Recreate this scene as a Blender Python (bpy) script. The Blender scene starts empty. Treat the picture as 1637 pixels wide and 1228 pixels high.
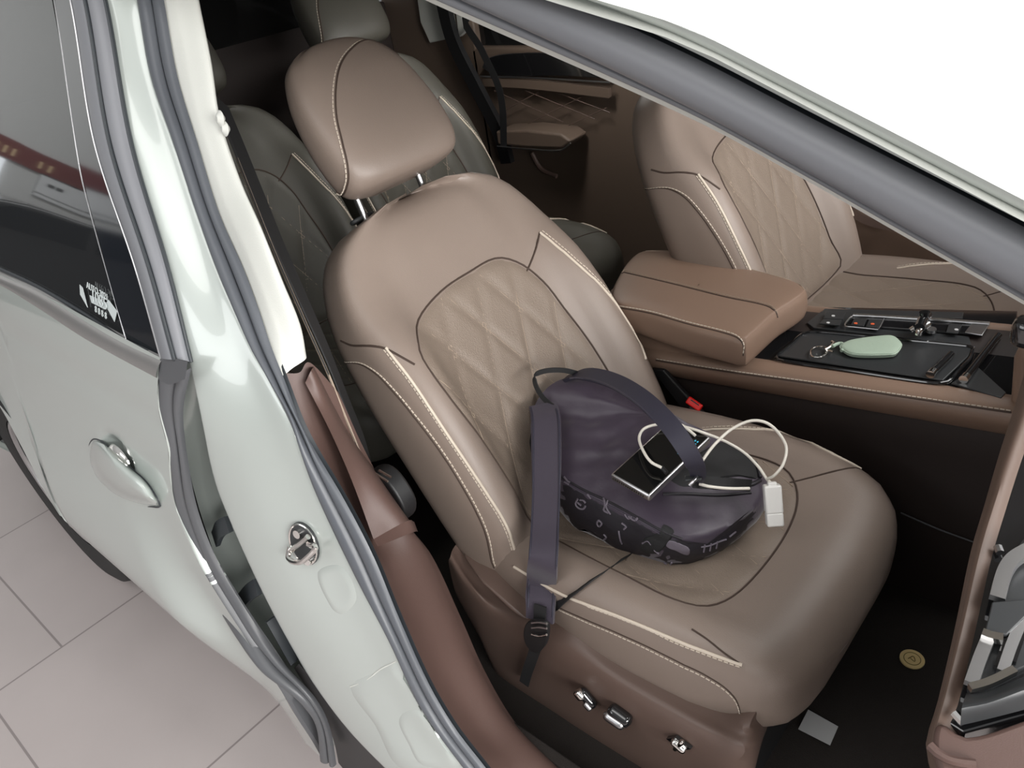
import bpy, math, random
from mathutils import Vector, Matrix, noise
from mathutils.bvhtree import BVHTree
random.seed(4)
scn = bpy.context.scene
COL = scn.collection

# ------------------------------------------------------------------ camera
CAM = Vector((0.83165817, -0.92021977, 1.5886369)); F = 1275.3682
RR = Vector((0.75148098, 0.64439296, -0.14154169))      # image right
RD = Vector((0.25781224, -0.48429723, -0.83605565))     # image down
RF = Vector((-0.60729662, 0.59178874, -0.53007254))     # forward
cd = bpy.data.cameras.new('camera'); cam = bpy.data.objects.new('camera', cd); COL.objects.link(cam)
mw = Matrix.Identity(4)
for i in range(3):
    mw[i][0] = RR[i]; mw[i][1] = -RD[i]; mw[i][2] = -RF[i]; mw[i][3] = CAM[i]
cam.matrix_world = mw
cd.sensor_fit = 'HORIZONTAL'; cd.sensor_width = 36; cd.lens = 36 * F / 1637; cd.clip_start = .02; cd.clip_end = 200
scn.camera = cam

# ------------------------------------------------------------------ world and lights
w = bpy.data.worlds.new('World'); scn.world = w; w.use_nodes = True
nt = w.node_tree; nt.nodes.clear()
wo = nt.nodes.new('ShaderNodeOutputWorld'); bg = nt.nodes.new('ShaderNodeBackground')
tc = nt.nodes.new('ShaderNodeTexCoord'); sx = nt.nodes.new('ShaderNodeSeparateXYZ'); rp = nt.nodes.new('ShaderNodeValToRGB')
nt.links.new(tc.outputs['Generated'], sx.inputs[0]); nt.links.new(sx.outputs['Z'], rp.inputs[0])
rp.color_ramp.elements[0].position = 0.0; rp.color_ramp.elements[0].color = (.34, .345, .35, 1)
rp.color_ramp.elements[1].position = .75; rp.color_ramp.elements[1].color = (1, 1, 1, 1)
nt.links.new(rp.outputs[0], bg.inputs[0]); bg.inputs[1].default_value = .50
nt.links.new(bg.outputs[0], wo.inputs[0])

def area(name, loc, target, sx_, sy_, energy, col=(1, 1, 1)):
    l = bpy.data.lights.new(name, 'AREA'); l.shape = 'RECTANGLE'; l.size = sx_; l.size_y = sy_; l.energy = energy; l.color = col
    o = bpy.data.objects.new(name, l); COL.objects.link(o); o.location = loc
    o.rotation_euler = (Vector(target) - Vector(loc)).to_track_quat('-Z', 'Y').to_euler(); return o
area('fill_light', (4.4, -.1, 1.75), (0, .15, 1.2), 3.2, 1.5, 300, (1, .985, .965))  # added panel ahead of the car, brightens seatbacks through the windshield
area('fill_light', (3.7, -1.9, 2.0), (-.2, 0, 1.2), 2.0, 1.3, 125, (1, .985, .965))  # added panel, brightens the near headrest and backrest
area('fill_light', (-2.2, -5.5, 2.6), (-.9, -.6, .8), 3.0, 2.0, 55, (.97, .985, 1))  # added panel, lifts the outer paint of the rear door
area('fill_light', (2.6, .7, 3.3), (.3, .5, .8), 1.8, 1.2, 95, (1, .985, .965))  # added panel aimed down at the console to brighten it
area('overhead_light', (.3, -2.4, 4.0), (.1, 0, .6), 3.0, 1.6, 40, (1, .99, .97))
area('overhead_light', (1.0, 2.2, 4.0), (.4, .3, 1.4), 3.0, 2.0, 70, (1, .99, .97))
area('rear_fill', (-.70, .85, 1.46), (-.95, .95, .6), .20, .10, 3.0, (1, .97, .92))  # invented lamp, brightens the dark rear seats and far door
area('overhead_light', (-6.2, -3.2, 3.8), (-8.8, -3.2, 1.6), 3.0, 1.0, 110, (1, 1, 1))  # added lamp, brightens the wall mirrored in the rear side window

scn.view_settings.view_transform = 'Standard'; scn.view_settings.look = 'None'
scn.view_settings.gamma = 1; scn.view_settings.exposure = 0.0; scn.view_settings.use_curve_mapping = False

# ------------------------------------------------------------------ materials
def mat(name, col, rough=.5, metal=0, coat=0, spec=.5, bump=None, trans=0, alpha=1, vary=0, vscale=8, emit=0, coatr=.05, sheen=0):
    m = bpy.data.materials.new(name); m.use_nodes = True
    n = m.node_tree.nodes; L = m.node_tree.links; b = n['Principled BSDF']
    b.inputs['Base Color'].default_value = (*col, 1); b.inputs['Roughness'].default_value = rough
    b.inputs['Metallic'].default_value = metal; b.inputs['Coat Weight'].default_value = coat; b.inputs['Coat Roughness'].default_value = coatr
    b.inputs['Specular IOR Level'].default_value = spec; b.inputs['Transmission Weight'].default_value = trans
    b.inputs['Alpha'].default_value = alpha; b.inputs['Sheen Weight'].default_value = sheen
    if emit:
        b.inputs['Emission Color'].default_value = (*col, 1); b.inputs['Emission Strength'].default_value = emit
    t = n.new('ShaderNodeTexCoord')
    if vary:
        nz = n.new('ShaderNodeTexNoise'); nz.inputs['Scale'].default_value = vscale; nz.inputs['Detail'].default_value = 4
        r = n.new('ShaderNodeValToRGB')
        r.color_ramp.elements[0].position = .3; r.color_ramp.elements[1].position = .7
        r.color_ramp.elements[0].color = (*[c * (1 - vary) for c in col], 1); r.color_ramp.elements[1].color = (*[min(1, c * (1 + vary)) for c in col], 1)
        L.new(t.outputs['Object'], nz.inputs['Vector']); L.new(nz.outputs[0], r.inputs[0]); L.new(r.outputs[0], b.inputs['Base Color'])
    if bump:
        kind, sc, st = bump
        if kind == 'leather':
            tx = n.new('ShaderNodeTexVoronoi'); tx.inputs['Scale'].default_value = sc; out = tx.outputs['Distance']
        else:
            tx = n.new('ShaderNodeTexNoise'); tx.inputs['Scale'].default_value = sc; tx.inputs['Detail'].default_value = 5; out = tx.outputs[0]
        bp = n.new('ShaderNodeBump'); bp.inputs['Strength'].default_value = st; bp.inputs['Distance'].default_value = .002
        L.new(t.outputs['Object'], tx.inputs['Vector']); L.new(out, bp.inputs['Height']); L.new(bp.outputs[0], b.inputs['Normal'])
    return m
M = dict(
    paint=mat('paint', (.455, .495, .47), .32, .15, coat=1, coatr=.03),
    roofp=mat('roof_paint_glare', (.80, .82, .80), .35, 0, coat=1),  # body paint made lighter; the roof's blown-out light is in the colour
    leather=mat('leather', (.238, .188, .158), .42, bump=('leather', 650, .10), vary=.03),
    leather_dk=mat('leather_side', (.155, .090, .065), .46, bump=('leather', 650, .10)),
    quilt=mat('quilted_leather', (.222, .175, .140), .48, bump=('leather', 420, .25)),
    console=mat('console_leather', (.235, .155, .113), .44, bump=('leather', 650, .10)),
    greyleather=mat('rear_leather', (.075, .071, .059), .5, bump=('leather', 650, .10)),
    stitch=mat('cream_thread', (.62, .54, .45), .7),
    stitch_b=mat('brown_thread', (.33, .26, .20), .7),
    seam=mat('seam_shadow', (.055, .035, .026), .8),  # dark colour stands in for the shade inside seam grooves
    brown=mat('brown_plastic', (.105, .063, .053), .5, bump=('noise', 900, .15)),
    valance=mat('valance_plastic', (.125, .084, .069), .42, bump=('noise', 900, .12)),
    black=mat('black_plastic', (.012, .012, .013), .5),
    fabric_floor=mat('carpet', (.016, .012, .010), .95, bump=('noise', 500, .8)),
    piano=mat('piano_black', (.010, .010, .011), .08, coat=1),
    satinblack=mat('satin_black', (.030, .032, .034), .38),
    rubber=mat('rubber', (.090, .093, .10), .42),
    rubber_dk=mat('dark_rubber', (.028, .033, .038), .45),
    gasket=mat('gasket_rubber', (.17, .175, .19), .40),
    trimwhite=mat('trim_fabric', (.60, .61, .57), .7, bump=('noise', 700, .2)),
    chrome=mat('chrome', (.82, .80, .77), .12, 1),
    satin=mat('satin_aluminium', (.55, .55, .56), .30, 1),
    beltstrip=mat('belt_moulding', (.30, .295, .29), .28, .5),
    glass=mat('tinted_glass', (.018, .019, .020), .03, 0, spec=.6, coat=.3, alpha=.93),
    lining=mat('door_lining', (.135, .098, .075), .5, bump=('leather', 650, .1)),
    lowdark=mat('dark_lower_trim', (.026, .018, .016), .6),
    lip_leather=mat('dash_lip_leather', (.105, .068, .052), .5),
    gasket_dk=mat('gasket_shaded', (.085, .092, .105), .42),  # darker copy of the seal rubber, with the pillar's shading in its colour
    clearglass=mat('clear_glass', (.6, .7, .68), .03, alpha=.06),
    farglass=mat('dark_tinted_glass', (.012, .012, .012), .06, alpha=.97),
    garnish=mat('pillar_garnish', (.012, .014, .018), .06, coat=.6),
    tyre=mat('tyre_rubber', (.020, .019, .019), .75, bump=('noise', 120, .4)),
    webbing=mat('webbing', (.013, .013, .014), .7, bump=('noise', 1200, .4)),
    purple=mat('bag_nylon', (.044, .031, .050), .44, bump=('noise', 60, .35), sheen=.3),
    purple_dk=mat('bag_nylon_dark', (.016, .014, .019), .5, bump=('noise', 90, .3)),
    strap=mat('bag_strap', (.046, .036, .056), .55, bump=('noise', 1300, .4), sheen=.2),
    mark=mat('bag_print', (.15, .13, .16), .6),
    navy=mat('handle_strap', (.030, .028, .046), .55, bump=('noise', 1300, .3)),
    red=mat('red_plastic', (.75, .015, .012), .35),
    screen=mat('phone_screen', (.006, .006, .006), .06, coat=.5),
    cyan=mat('screen_glyph', (.05, .35, .5), .5, emit=.6),
    cream=mat('cable_white', (.80, .76, .68), .45),
    white=mat('white_plastic', (.80, .79, .76), .30, coat=.3),
    sage=mat('sage_leather', (.40, .50, .40), .5, bump=('leather', 500, .15)),
    gold=mat('gold_badge', (.80, .62, .30), .4, .15),
    golddk=mat('gold_dark', (.24, .17, .06), .4, .7),
    paper=mat('paper', (.42, .42, .42), .8),
    orange=mat('orange_symbol', (.7, .12, .04), .5),
    grey=mat('grey_symbol', (.55, .55, .55), .5),
    wallg=mat('wall_paint', (.62, .63, .62), .8),
    ceil=mat('ceiling_white', (.7, .7, .7), .8),
    banner=mat('red_banner', (.16, .03, .025), .6),
    carpaint=mat('dark_car', (.03, .032, .035), .3, coat=.6),
    lit=mat('lit_window', (.9, .95, 1.0), .5, emit=1.6),
    board=mat('white_board', (.75, .77, .78), .5),
    sticker=mat('sticker', (.55, .60, .60), .5),
    yellowg=mat('banner_letters', (.8, .6, .35), .5),
)

def tilemat():
    m = bpy.data.materials.new('floor_tile'); m.use_nodes = True; n = m.node_tree.nodes; L = m.node_tree.links; b = n['Principled BSDF']
    t = n.new('ShaderNodeTexCoord'); mp = n.new('ShaderNodeMapping'); br = n.new('ShaderNodeTexBrick')
    sp = n.new('ShaderNodeSeparateXYZ'); cb = n.new('ShaderNodeCombineXYZ'); mp.inputs['Location'].default_value = (.768, 1.265, 0)
    br.offset = .29; br.inputs['Color1'].default_value = (.50, .445, .435, 1); br.inputs['Color2'].default_value = (.485, .432, .42, 1)
    br.inputs['Mortar'].default_value = (.27, .235, .23, 1); br.inputs['Scale'].default_value = 1
    br.inputs['Mortar Size'].default_value = .003; br.inputs['Brick Width'].default_value = .687; br.inputs['Row Height'].default_value = .687
    nz = n.new('ShaderNodeTexNoise'); nz.inputs['Scale'].default_value = 2.2; nz.inputs['Detail'].default_value = 6
    mx = n.new('ShaderNodeMix'); mx.data_type = 'RGBA'; mx.blend_type = 'MULTIPLY'; mx.inputs['Factor'].default_value = .25
    L.new(t.outputs['Object'], sp.inputs[0]); L.new(sp.outputs['Y'], cb.inputs['X']); L.new(sp.outputs['X'], cb.inputs['Y']); L.new(cb.outputs[0], mp.inputs['Vector']); L.new(mp.outputs[0], br.inputs['Vector']); L.new(t.outputs['Object'], nz.inputs['Vector'])
    L.new(br.outputs['Color'], mx.inputs['A']); L.new(nz.outputs[0], mx.inputs['B']); L.new(mx.outputs['Result'], b.inputs['Base Color'])
    b.inputs['Roughness'].default_value = .28; return m

# ------------------------------------------------------------------ points: a pixel of the photo and one known coordinate give a place
def ray(px, py): return RR * ((px - 818.5) / F) + RD * ((py - 614) / F) + RF
def at(px, py, ax, v):
    d = ray(px, py); i = 'xyz'.index(ax); return CAM + d * ((v - CAM[i]) / d[i])
def pln(px, py, c, bx=0, by=0):
    d = ray(px, py); n = Vector((-bx, -by, 1)); return CAM + d * ((c - CAM.dot(n)) / d.dot(n))
ZS = [-.5, .2, .35, .5, .62, .75, .9, 1.0, 1.1, 1.3, 1.5, 1.8]; YS = [-.53, -.585, -.60, -.60, -.595, -.58, -.56, -.545, -.515, -.435, -.35, -.2]
def bodyY(z):
    for i in range(len(ZS) - 1):
        if z <= ZS[i + 1]: break
    k = (z - ZS[i]) / (ZS[i + 1] - ZS[i]); return YS[i] + k * (YS[i + 1] - YS[i])
def S(px, py, off=0):
    d = ray(px, py); lo, hi = .1, 6
    for _ in range(50):
        m = (lo + hi) / 2; p = CAM + d * m
        if p.y - bodyY(p.z) - off > 0: hi = m
        else: lo = m
    return CAM + d * lo
def SL(pts, off=0): return [S(a, b, off) for a, b in pts]

# ------------------------------------------------------------------ object helpers
def wl(o):
    v = Vector((0, 0, 0))
    while o: v = v + o.location; o = o.parent
    return v
def tag(o, label=None, cat=None, group=None, kind=None):
    if label: o['label'] = label
    if cat: o['category'] = cat
    if group: o['group'] = group
    if kind: o['kind'] = kind
    return o
def empty(name, loc, label, cat, group=None):
    o = bpy.data.objects.new(name, None); COL.objects.link(o); o.location = loc; o.empty_display_size = .05
    return tag(o, label, cat, group)
GEO = {}
def obj(name, vs, fs, m, parent=None, label=None, smooth=True, sharp=38, origin=None):
    me = bpy.data.meshes.new(name); base = wl(parent) if parent else (Vector(origin) if origin else Vector((0, 0, 0)))
    me.from_pydata([tuple(Vector(v) - base) for v in vs], [], fs); me.update()
    import bmesh
    b = bmesh.new(); b.from_mesh(me); bmesh.ops.remove_doubles(b, verts=b.verts, dist=1e-6); bmesh.ops.recalc_face_normals(b, faces=b.faces); b.to_mesh(me); b.free()
    for p in me.polygons: p.use_smooth = smooth
    if smooth: me.set_sharp_from_angle(angle=math.radians(sharp))
    me.materials.append(M[m] if isinstance(m, str) else m)
    o = bpy.data.objects.new(name, me); COL.objects.link(o)
    if parent: o.parent = parent
    elif origin: o.location = origin
    if label: o['label'] = label
    o_bvh = BVHTree.FromPolygons([Vector(v) for v in vs], fs); GEO[o.name] = o_bvh
    return o
def solid(o, t, off=-1):
    md = o.modifiers.new('s', 'SOLIDIFY'); md.thickness = t; md.offset = off; return o
def bevel(o, wd, seg=3):
    md = o.modifiers.new('b', 'BEVEL'); md.width = wd; md.segments = seg; md.limit_method = 'ANGLE'; md.angle_limit = math.radians(35); return o
def cast(o, px, py, ofs=0.0):
    d = ray(px, py).normalized(); h = GEO[o.name].ray_cast(CAM, d)
    if h[0] is None:
        # nearest miss: closest approach point on the surface
        best = None
        for k in range(40):
            p = CAM + d * (.5 + k * .05); q = GEO[o.name].find_nearest(p)
            if q[0] is not None and (best is None or q[3] < best[1][3]): best = (p, q)
        h = best[1]
    n = h[1] if h[1].dot(d) < 0 else -h[1]
    return h[0] + n * ofs, n
def near(o, p, ofs=0.0):
    h = GEO[o.name].find_nearest(Vector(p)); n = h[1]
    return h[0], n
def cr(pts, n, closed=False):
    pts = [Vector(p) for p in pts]; k = len(pts)
    if k == 2 and not closed: dense = [pts[0].lerp(pts[1], i / 40) for i in range(41)]
    else:
        dense = []; segs = k if closed else k - 1; D = 14
        for i in range(segs):
            p1 = pts[i]; p2 = pts[(i + 1) % k]
            p0 = pts[(i - 1) % k] if closed or i > 0 else p1 * 2 - p2
            p3 = pts[(i + 2) % k] if closed or i + 2 < k else p2 * 2 - p1
            a = (p2 - p1).length + 1e-9; ta = (p2 - p0) * (a / ((p1 - p0).length + a)); tb = (p3 - p1) * (a / ((p3 - p2).length + a))
            for j in range(D):
                t = j / D; t2 = t * t; t3 = t2 * t
                dense.append(p1 * (2 * t3 - 3 * t2 + 1) + ta * (t3 - 2 * t2 + t) + p2 * (-2 * t3 + 3 * t2) + tb * (t3 - t2))
        dense.append(pts[0] if closed else pts[-1])
    L = [0]
    for a, b in zip(dense, dense[1:]): L.append(L[-1] + (b - a).length)
    out = []; j = 0; m = n if closed else n - 1
    for i in range(n):
        s = L[-1] * i / m
        while j < len(L) - 2 and L[j + 1] < s: j += 1
        f = (s - L[j]) / max(L[j + 1] - L[j], 1e-12); out.append(dense[j].lerp(dense[j + 1], min(max(f, 0), 1)))
    return out
def gridfaces(nu, nv, cu=False, base=0):
    f = []
    for j in range(nv - 1):
        for i in range(nu if cu else nu - 1):
            a = base + j * nu + i; b = base + j * nu + (i + 1) % nu; f.append((a, b, b + nu, a + nu))
    return f
def loft(name, lines, m, parent=None, nu=40, nv=None, closed=False, caps=False, thick=0, linear=False, **kw):
    ls = [cr(l, nu, closed) for l in lines]
    if nv and not linear:
        cols = [cr_param([l[i] for l in ls], nv) for i in range(nu)]
        ls = [[cols[i][j] for i in range(nu)] for j in range(nv)]
    vs = [p for l in ls for p in l]; fs = gridfaces(nu, len(ls), closed)
    if caps:
        for r in (0, len(ls) - 1):
            c = sum((p for p in ls[r]), Vector()) / nu; vs.append(c); k = len(vs) - 1
            for i in range(nu): fs.append((r * nu + i, r * nu + (i + 1) % nu, k))
    o = obj(name, vs, fs, m, parent, **kw)
    if thick: solid(o, thick, 0)
    return o
def cr_param(pts, n):   # spline through points, uniform in parameter
    k = len(pts)
    if k == 2: return [pts[0].lerp(pts[1], i / (n - 1)) for i in range(n)]
    out = []
    for i in range(n):
        u = i / (n - 1) * (k - 1); s = min(int(u), k - 2); t = u - s
        p1, p2 = pts[s], pts[s + 1]; p0 = pts[s - 1] if s > 0 else p1 * 2 - p2; p3 = pts[s + 2] if s + 2 < k else p2 * 2 - p1
        t2 = t * t; t3 = t2 * t
        out.append(.5 * ((2 * p1) + (p2 - p0) * t + (2 * p0 - 5 * p1 + 4 * p2 - p3) * t2 + (3 * p1 - p0 - 3 * p2 + p3) * t3))
    return out
def tubegeo(pts, r, n=8, closed=False, ry=None, up=None):
    k = len(pts); vs = []; prev = None
    rf = r if callable(r) else (lambda t: r)
    for i in range(k):
        t = (pts[(i + 1) % k] - pts[i - 1]) if closed else (pts[min(i + 1, k - 1)] - pts[max(i - 1, 0)])
        if t.length < 1e-9: t = Vector((0, 0, 1))
        t.normalize()
        if up is not None: s = t.cross(up(i) if callable(up) else Vector(up))
        elif prev is None: s = t.cross(Vector((0, 0, 1))) if abs(t.z) < .9 else t.cross(Vector((1, 0, 0)))
        else: s = prev - t * prev.dot(t)
        s.normalize(); prev = s.copy(); b = s.cross(t)
        rr = rf(i / max(k - 1, 1)); r2 = (ry / (r if not callable(r) else 1) * rr) if ry else rr
        for j in range(n):
            a = 2 * math.pi * j / n; vs.append(pts[i] + s * math.cos(a) * rr + b * math.sin(a) * r2)
    fs = []
    for i in range(k if closed else k - 1):
        for j in range(n):
            a = i * n + j; b_ = i * n + (j + 1) % n; c = ((i + 1) % k) * n
            fs.append((a, b_, c + (j + 1) % n, c + j))
    if not closed:
        fs.append(tuple(range(n))); fs.append(tuple(range((k - 1) * n, k * n)))
    return vs, fs
def tube(name, pts, r, m, parent=None, res=40, n=8, closed=False, ry=None, up=None, **kw):
    p = cr(pts, res, closed); vs, fs = tubegeo(p, r, n, closed, ry, up); return obj(name, vs, fs, m, parent, **kw)
def join(parts):
    vs, fs = [], []
    for v, f in parts:
        b = len(vs); vs += list(v); fs += [tuple(b + i for i in x) for x in f]
    return vs, fs
def ribbongeo(pts, side, wd, th=.0015):
    # flat strap: pts path, side(i) gives width direction, elliptical-free box section
    vs = []; k = len(pts)
    for i in range(k):
        t = pts[min(i + 1, k - 1)] - pts[max(i - 1, 0)]; t.normalize()
        s = Vector(side(i / (k - 1)) if callable(side) else side); s = s - t * s.dot(t); s.normalize(); n = s.cross(t)
        w_ = (wd(i / (k - 1)) if callable(wd) else wd) / 2
        for a, b in ((-1, -1), (-.94, 1), (.94, 1), (1, -1)):
            vs.append(pts[i] + s * w_ * a + n * th * b)
    fs = []
    for i in range(k - 1):
        for j in range(4):
            fs.append((i * 4 + j, i * 4 + (j + 1) % 4, (i + 1) * 4 + (j + 1) % 4, (i + 1) * 4 + j))
    fs.append((0, 1, 2, 3)); fs.append(tuple((k - 1) * 4 + j for j in range(4)))
    return vs, fs
def ribbon(name, pts, side, wd, m, parent=None, th=.0015, res=50, **kw):
    vs, fs = ribbongeo(cr(pts, res), side, wd, th); return obj(name, vs, fs, m, parent, **kw)
def basis(n, up):
    n = Vector(n).normalized(); x = Vector(up) - n * Vector(up).dot(n); x.normalize(); y = n.cross(x); return x, y, n
def boxgeo(c, ax, dims):
    x, y, z = ax; a, b, h = [d / 2 for d in dims]; vs = []
    for k in (-1, 1):
        for i, j in ((-1, -1), (1, -1), (1, 1), (-1, 1)): vs.append(Vector(c) + x * i * a + y * j * b + z * k * h)
    return vs, [(0, 1, 2, 3), (4, 5, 6, 7), (0, 1, 5, 4), (1, 2, 6, 5), (2, 3, 7, 6), (3, 0, 4, 7)]
XYZ = (Vector((1, 0, 0)), Vector((0, 1, 0)), Vector((0, 0, 1)))
def rbox(name, c, dims, m, parent=None, ax=XYZ, bv=.005, **kw):
    vs, fs = boxgeo(c, ax, dims); o = obj(name, vs, fs, m, parent, **kw)
    if bv: bevel(o, bv)
    return o
def prismgeo(outline, vec):
    n = len(outline); vs = [Vector(p) for p in outline] + [Vector(p) + Vector(vec) for p in outline]
    return vs, [tuple(range(n)), tuple(range(n, 2 * n))] + [(i, (i + 1) % n, n + (i + 1) % n, n + i) for i in range(n)]
def prism(name, outline, vec, m, parent=None, bv=.003, **kw):
    vs, fs = prismgeo(outline, vec); o = obj(name, vs, fs, m, parent, **kw)
    if bv: bevel(o, bv)
    return o
def disc(c, n, up, r, h, seg=28, ry=None):
    x, y, n = basis(n, up); ry = ry or r
    o = [Vector(c) + x * r * math.cos(2 * math.pi * i / seg) + y * ry * math.sin(2 * math.pi * i / seg) for i in range(seg)]
    return prismgeo(o, n * h)
def stitches(name, pts, m, parent, r=.0011, dash=.0055, gap=.003, n=5):
    L = sum((b - a).length for a, b in zip(pts, pts[1:])); N = max(8, int(L / .002)); p = cr(pts, N); step = L / (N - 1)
    on = max(1, round(dash / step)); off = max(1, round(gap / step)); parts = []; i = 0
    while i + on < N:
        parts.append(tubegeo(p[i:i + on + 1], r, n)); i += on + off
    vs, fs = join(parts); return obj(name, vs, fs, m, parent)

# ------------------------------------------------------------------ showroom
vs = [(-12, -9, -.02), (8, -9, -.02), (8, 9, -.02), (-12, 9, -.02)]
tag(obj('floor', vs, [(0, 1, 2, 3)], tilemat(), smooth=False), kind='structure')
o = rbox('wall_rear', (-9.1, -2.5, 2), (.2, 13, 4), 'wallg', bv=0); tag(o, kind='structure')
def wallbox(name, y0, y1, z0, z1, m, th=.04, parent=None): return rbox(name, (-9.0 + th / 2, (y0 + y1) / 2, (z0 + z1) / 2), (th, abs(y1 - y0), z1 - z0), m, parent, bv=0)
bn = empty('wall_banner', (-8.9, -3.2, 1.8), 'dark red banner strip high on the far showroom wall, mirrored in the rear side window', 'banner')
wallbox('banner_cloth', -6.5, -1.0, 1.90, 2.16, 'banner', .05, bn)
for k, y in enumerate((-2.86, -2.95, -3.04, -3.34, -3.44)):
    wallbox('banner_lettering', y, y - .03, 1.96, 2.06, 'yellowg', .06, bn)
wn = tag(wallbox('window_1', -3.02, -2.60, 1.45, 1.88, 'lit'), kind='structure')
for y in (-2.80,): wallbox('window_bar', y, y - .10, 1.45, 1.80, 'wallg', .06, wn)
nb = empty('notice_board', (-8.9, -3.8, 1.6), 'white notice board on the far showroom wall, mirrored in the rear side window', 'notice board')
wallbox('board_panel', -4.6, -3.40, 1.62, 1.92, 'board', .05, nb); wallbox('board_strip', -4.6, -3.40, 1.55, 1.60, 'board', .05, nb)
for k in range(2): wallbox('board_print', -3.50 - k * .09, -3.57 - k * .09, 1.76, 1.81, 'black', .056, nb)
# dark car parked in front of that wall
pc = empty('parked_car', (-7.6, -3.6, 0), 'dark parked car at the far showroom wall, mirrored in the rear side window', 'car')
prof = [(-2.0, .35), (-2.1, .75), (-1.9, 1.0), (-1.1, 1.02), (-.6, 1.34), (.2, 1.40), (1.0, 1.30), (1.6, 1.0), (2.1, .98), (2.2, .6), (2.1, .35)]
pl3 = [cr([Vector((-7.6 + dx * k, -3.4 + a, z)) for a, z in prof], 60, False) for dx, k in ((-.9, 1), (-.85, 1), (.85, 1), (.9, 1))]
o = prism('car_body', [Vector((-8.4, -3.4 + a, z - .02)) for a, z in [(p.y, p.z) for p in cr([(0, a, z) for a, z in prof], 60, True)]], (1.6, 0, 0), 'carpaint', pc, bv=.05)
prism('car_window', [(-6.79, -3.4 + a, z) for a, z in [(-.85, 1.04), (-.5, 1.28), (.15, 1.33), (.15, 1.02)]], (.01, 0, 0), 'garnish', pc, bv=0)
prism('car_window', [(-6.79, -3.4 + a, z) for a, z in [(.25, 1.02), (.25, 1.33), (.9, 1.25), (1.35, 1.0)]], (.01, 0, 0), 'garnish', pc, bv=0)
for a in (-1.3, 1.4):
    vs, fs = disc((-6.80, -3.4 + a, .31), (1, 0, 0), (0, 0, 1), .33, .03); obj('wheel', vs, fs, 'tyre', pc)
exec_after = []
# ------------------------------------------------------------------ the car body
car = empty('car', (0, .41, 0), 'pale green-white car standing on the tiled floor, its near front door open', 'car')
YN = lambda y: .82 - y       # far side is the mirror of the near side

# B-pillar jamb, painted
pA = SL([(166, -40), (168, 0), (190, 120), (214, 227), (270, 429), (306, 580), (322, 659), (343, 765), (369, 833), (417, 939), (464, 1028), (506, 1097), (559, 1166), (620, 1228), (690, 1300)], .03)
pC = SL([(215, -40), (222, 0), (243, 120), (280, 230), (313, 330), (348, 429), (378, 500), (405, 560), (429, 605), (470, 690), (509, 790), (568, 915), (624, 1023), (676, 1131), (746, 1228), (800, 1300)], .068)
def mixl(a, b, t, dy, n=30, e=0):
    a = cr(a, n); b = cr(b, n); return [p.lerp(q, t) + Vector((0, dy, 0)) for p, q in zip(a, b)]
pA0 = [p + Vector((-.035, .03, 0)) for p in pA]
pA1 = mixl(pA, pC, .12, -.010); pB = mixl(pA, pC, .45, -.012); pB2 = mixl(pA, pC, .8, -.004)
pC2 = [p + (p - CAM).normalized() * .03 + Vector((-.01, 0, 0)) for p in pC]
pillar = loft('pillar_panel', [pA0, pA, pA1, pB, pB2, pC, pC2], 'paint', car, nu=90, nv=40, label='painted centre pillar between the doors')
# recessed emboss and sheet overlap on the jamb
def castline(o, pts, ofs=0, n=30): return [cast(o, p.x, p.y, ofs)[0] for p in cr([(a, b, 0) for a, b in pts], n)]
tube('panel_seam', castline(pillar, [(560, 1098), (585, 1088), (608, 1070), (634, 1057)], .0), .0012, 'trimwhite', car)
e1 = castline(pillar, [(634, 1150), (640, 1130), (660, 1122)], .0, 10); 
vs_ = []
def patch_px(name, o, outline, m, parent, ofs=.001, rings=6, res=36, th=0, **kw):
    P_ = cr([(a, b, 0) for a, b in outline], res, True); c = sum(P_, Vector()) / res; vs = []; fs = []
    for r in range(rings + 1):
        s = 1 - r / (rings + .0) * .999
        for p in P_:
            q = c.lerp(p, s); vs.append(cast(o, q.x, q.y, ofs if r else 0)[0])
    fs = gridfaces(res, rings + 1, True)
    return obj(name, vs, fs, m, parent, **kw)
patch_px('sheet_patch', pillar, [(560, 1098), (600, 1075), (634, 1057), (690, 1150), (735, 1228), (640, 1228), (600, 1160)], 'paint', car, .003)
patch_px('sheet_patch', pillar, [(634, 1150), (640, 1133), (672, 1128), (715, 1190), (735, 1225), (675, 1226), (650, 1185)], 'paint', car, .004)
patch_px('sheet_patch', pillar, [(508, 915), (545, 905), (570, 955), (548, 982), (530, 972)], 'paint', car, .002)

# gap behind the rear door
g1 = SL([(140, -40), (165, 0), (205, 227), (255, 429), (285, 580), (300, 738), (330, 850), (380, 970), (440, 1055), (495, 1118), (525, 1180), (538, 1228), (560, 1300)], .06)
g2 = [p + Vector((.02, .03, 0)) for p in cr(pA, 30)]
loft('pillar_recess', [g1, mixl(g1, g2, .5, .03), g2], 'paint', car, nu=50, nv=8, label='shaded paint in the shut gap')
loft('sill_gap', [SL([(470, 1068), (505, 1125), (532, 1180), (545, 1240), (565, 1310)], .045), SL([(478, 1062), (520, 1110), (568, 1170), (622, 1228), (690, 1300)], .030)], 'black', car, nu=20)
for q in ([(345, 862), (352, 846), (366, 838)], [(380, 970), (398, 948), (412, 938)]):
    ribbon('gap_bracket', [S(a, b, .045) for a, b in q], (0, .3, 1), .03, 'rubber_dk', car, th=.004, res=10)
ribbon('gap_bracket', [S(a, b, .040) for a, b in [(432, 990), (450, 1022), (470, 1058)]], (0, 1, .2), .018, 'rubber_dk', car, th=.004, res=14)

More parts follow.
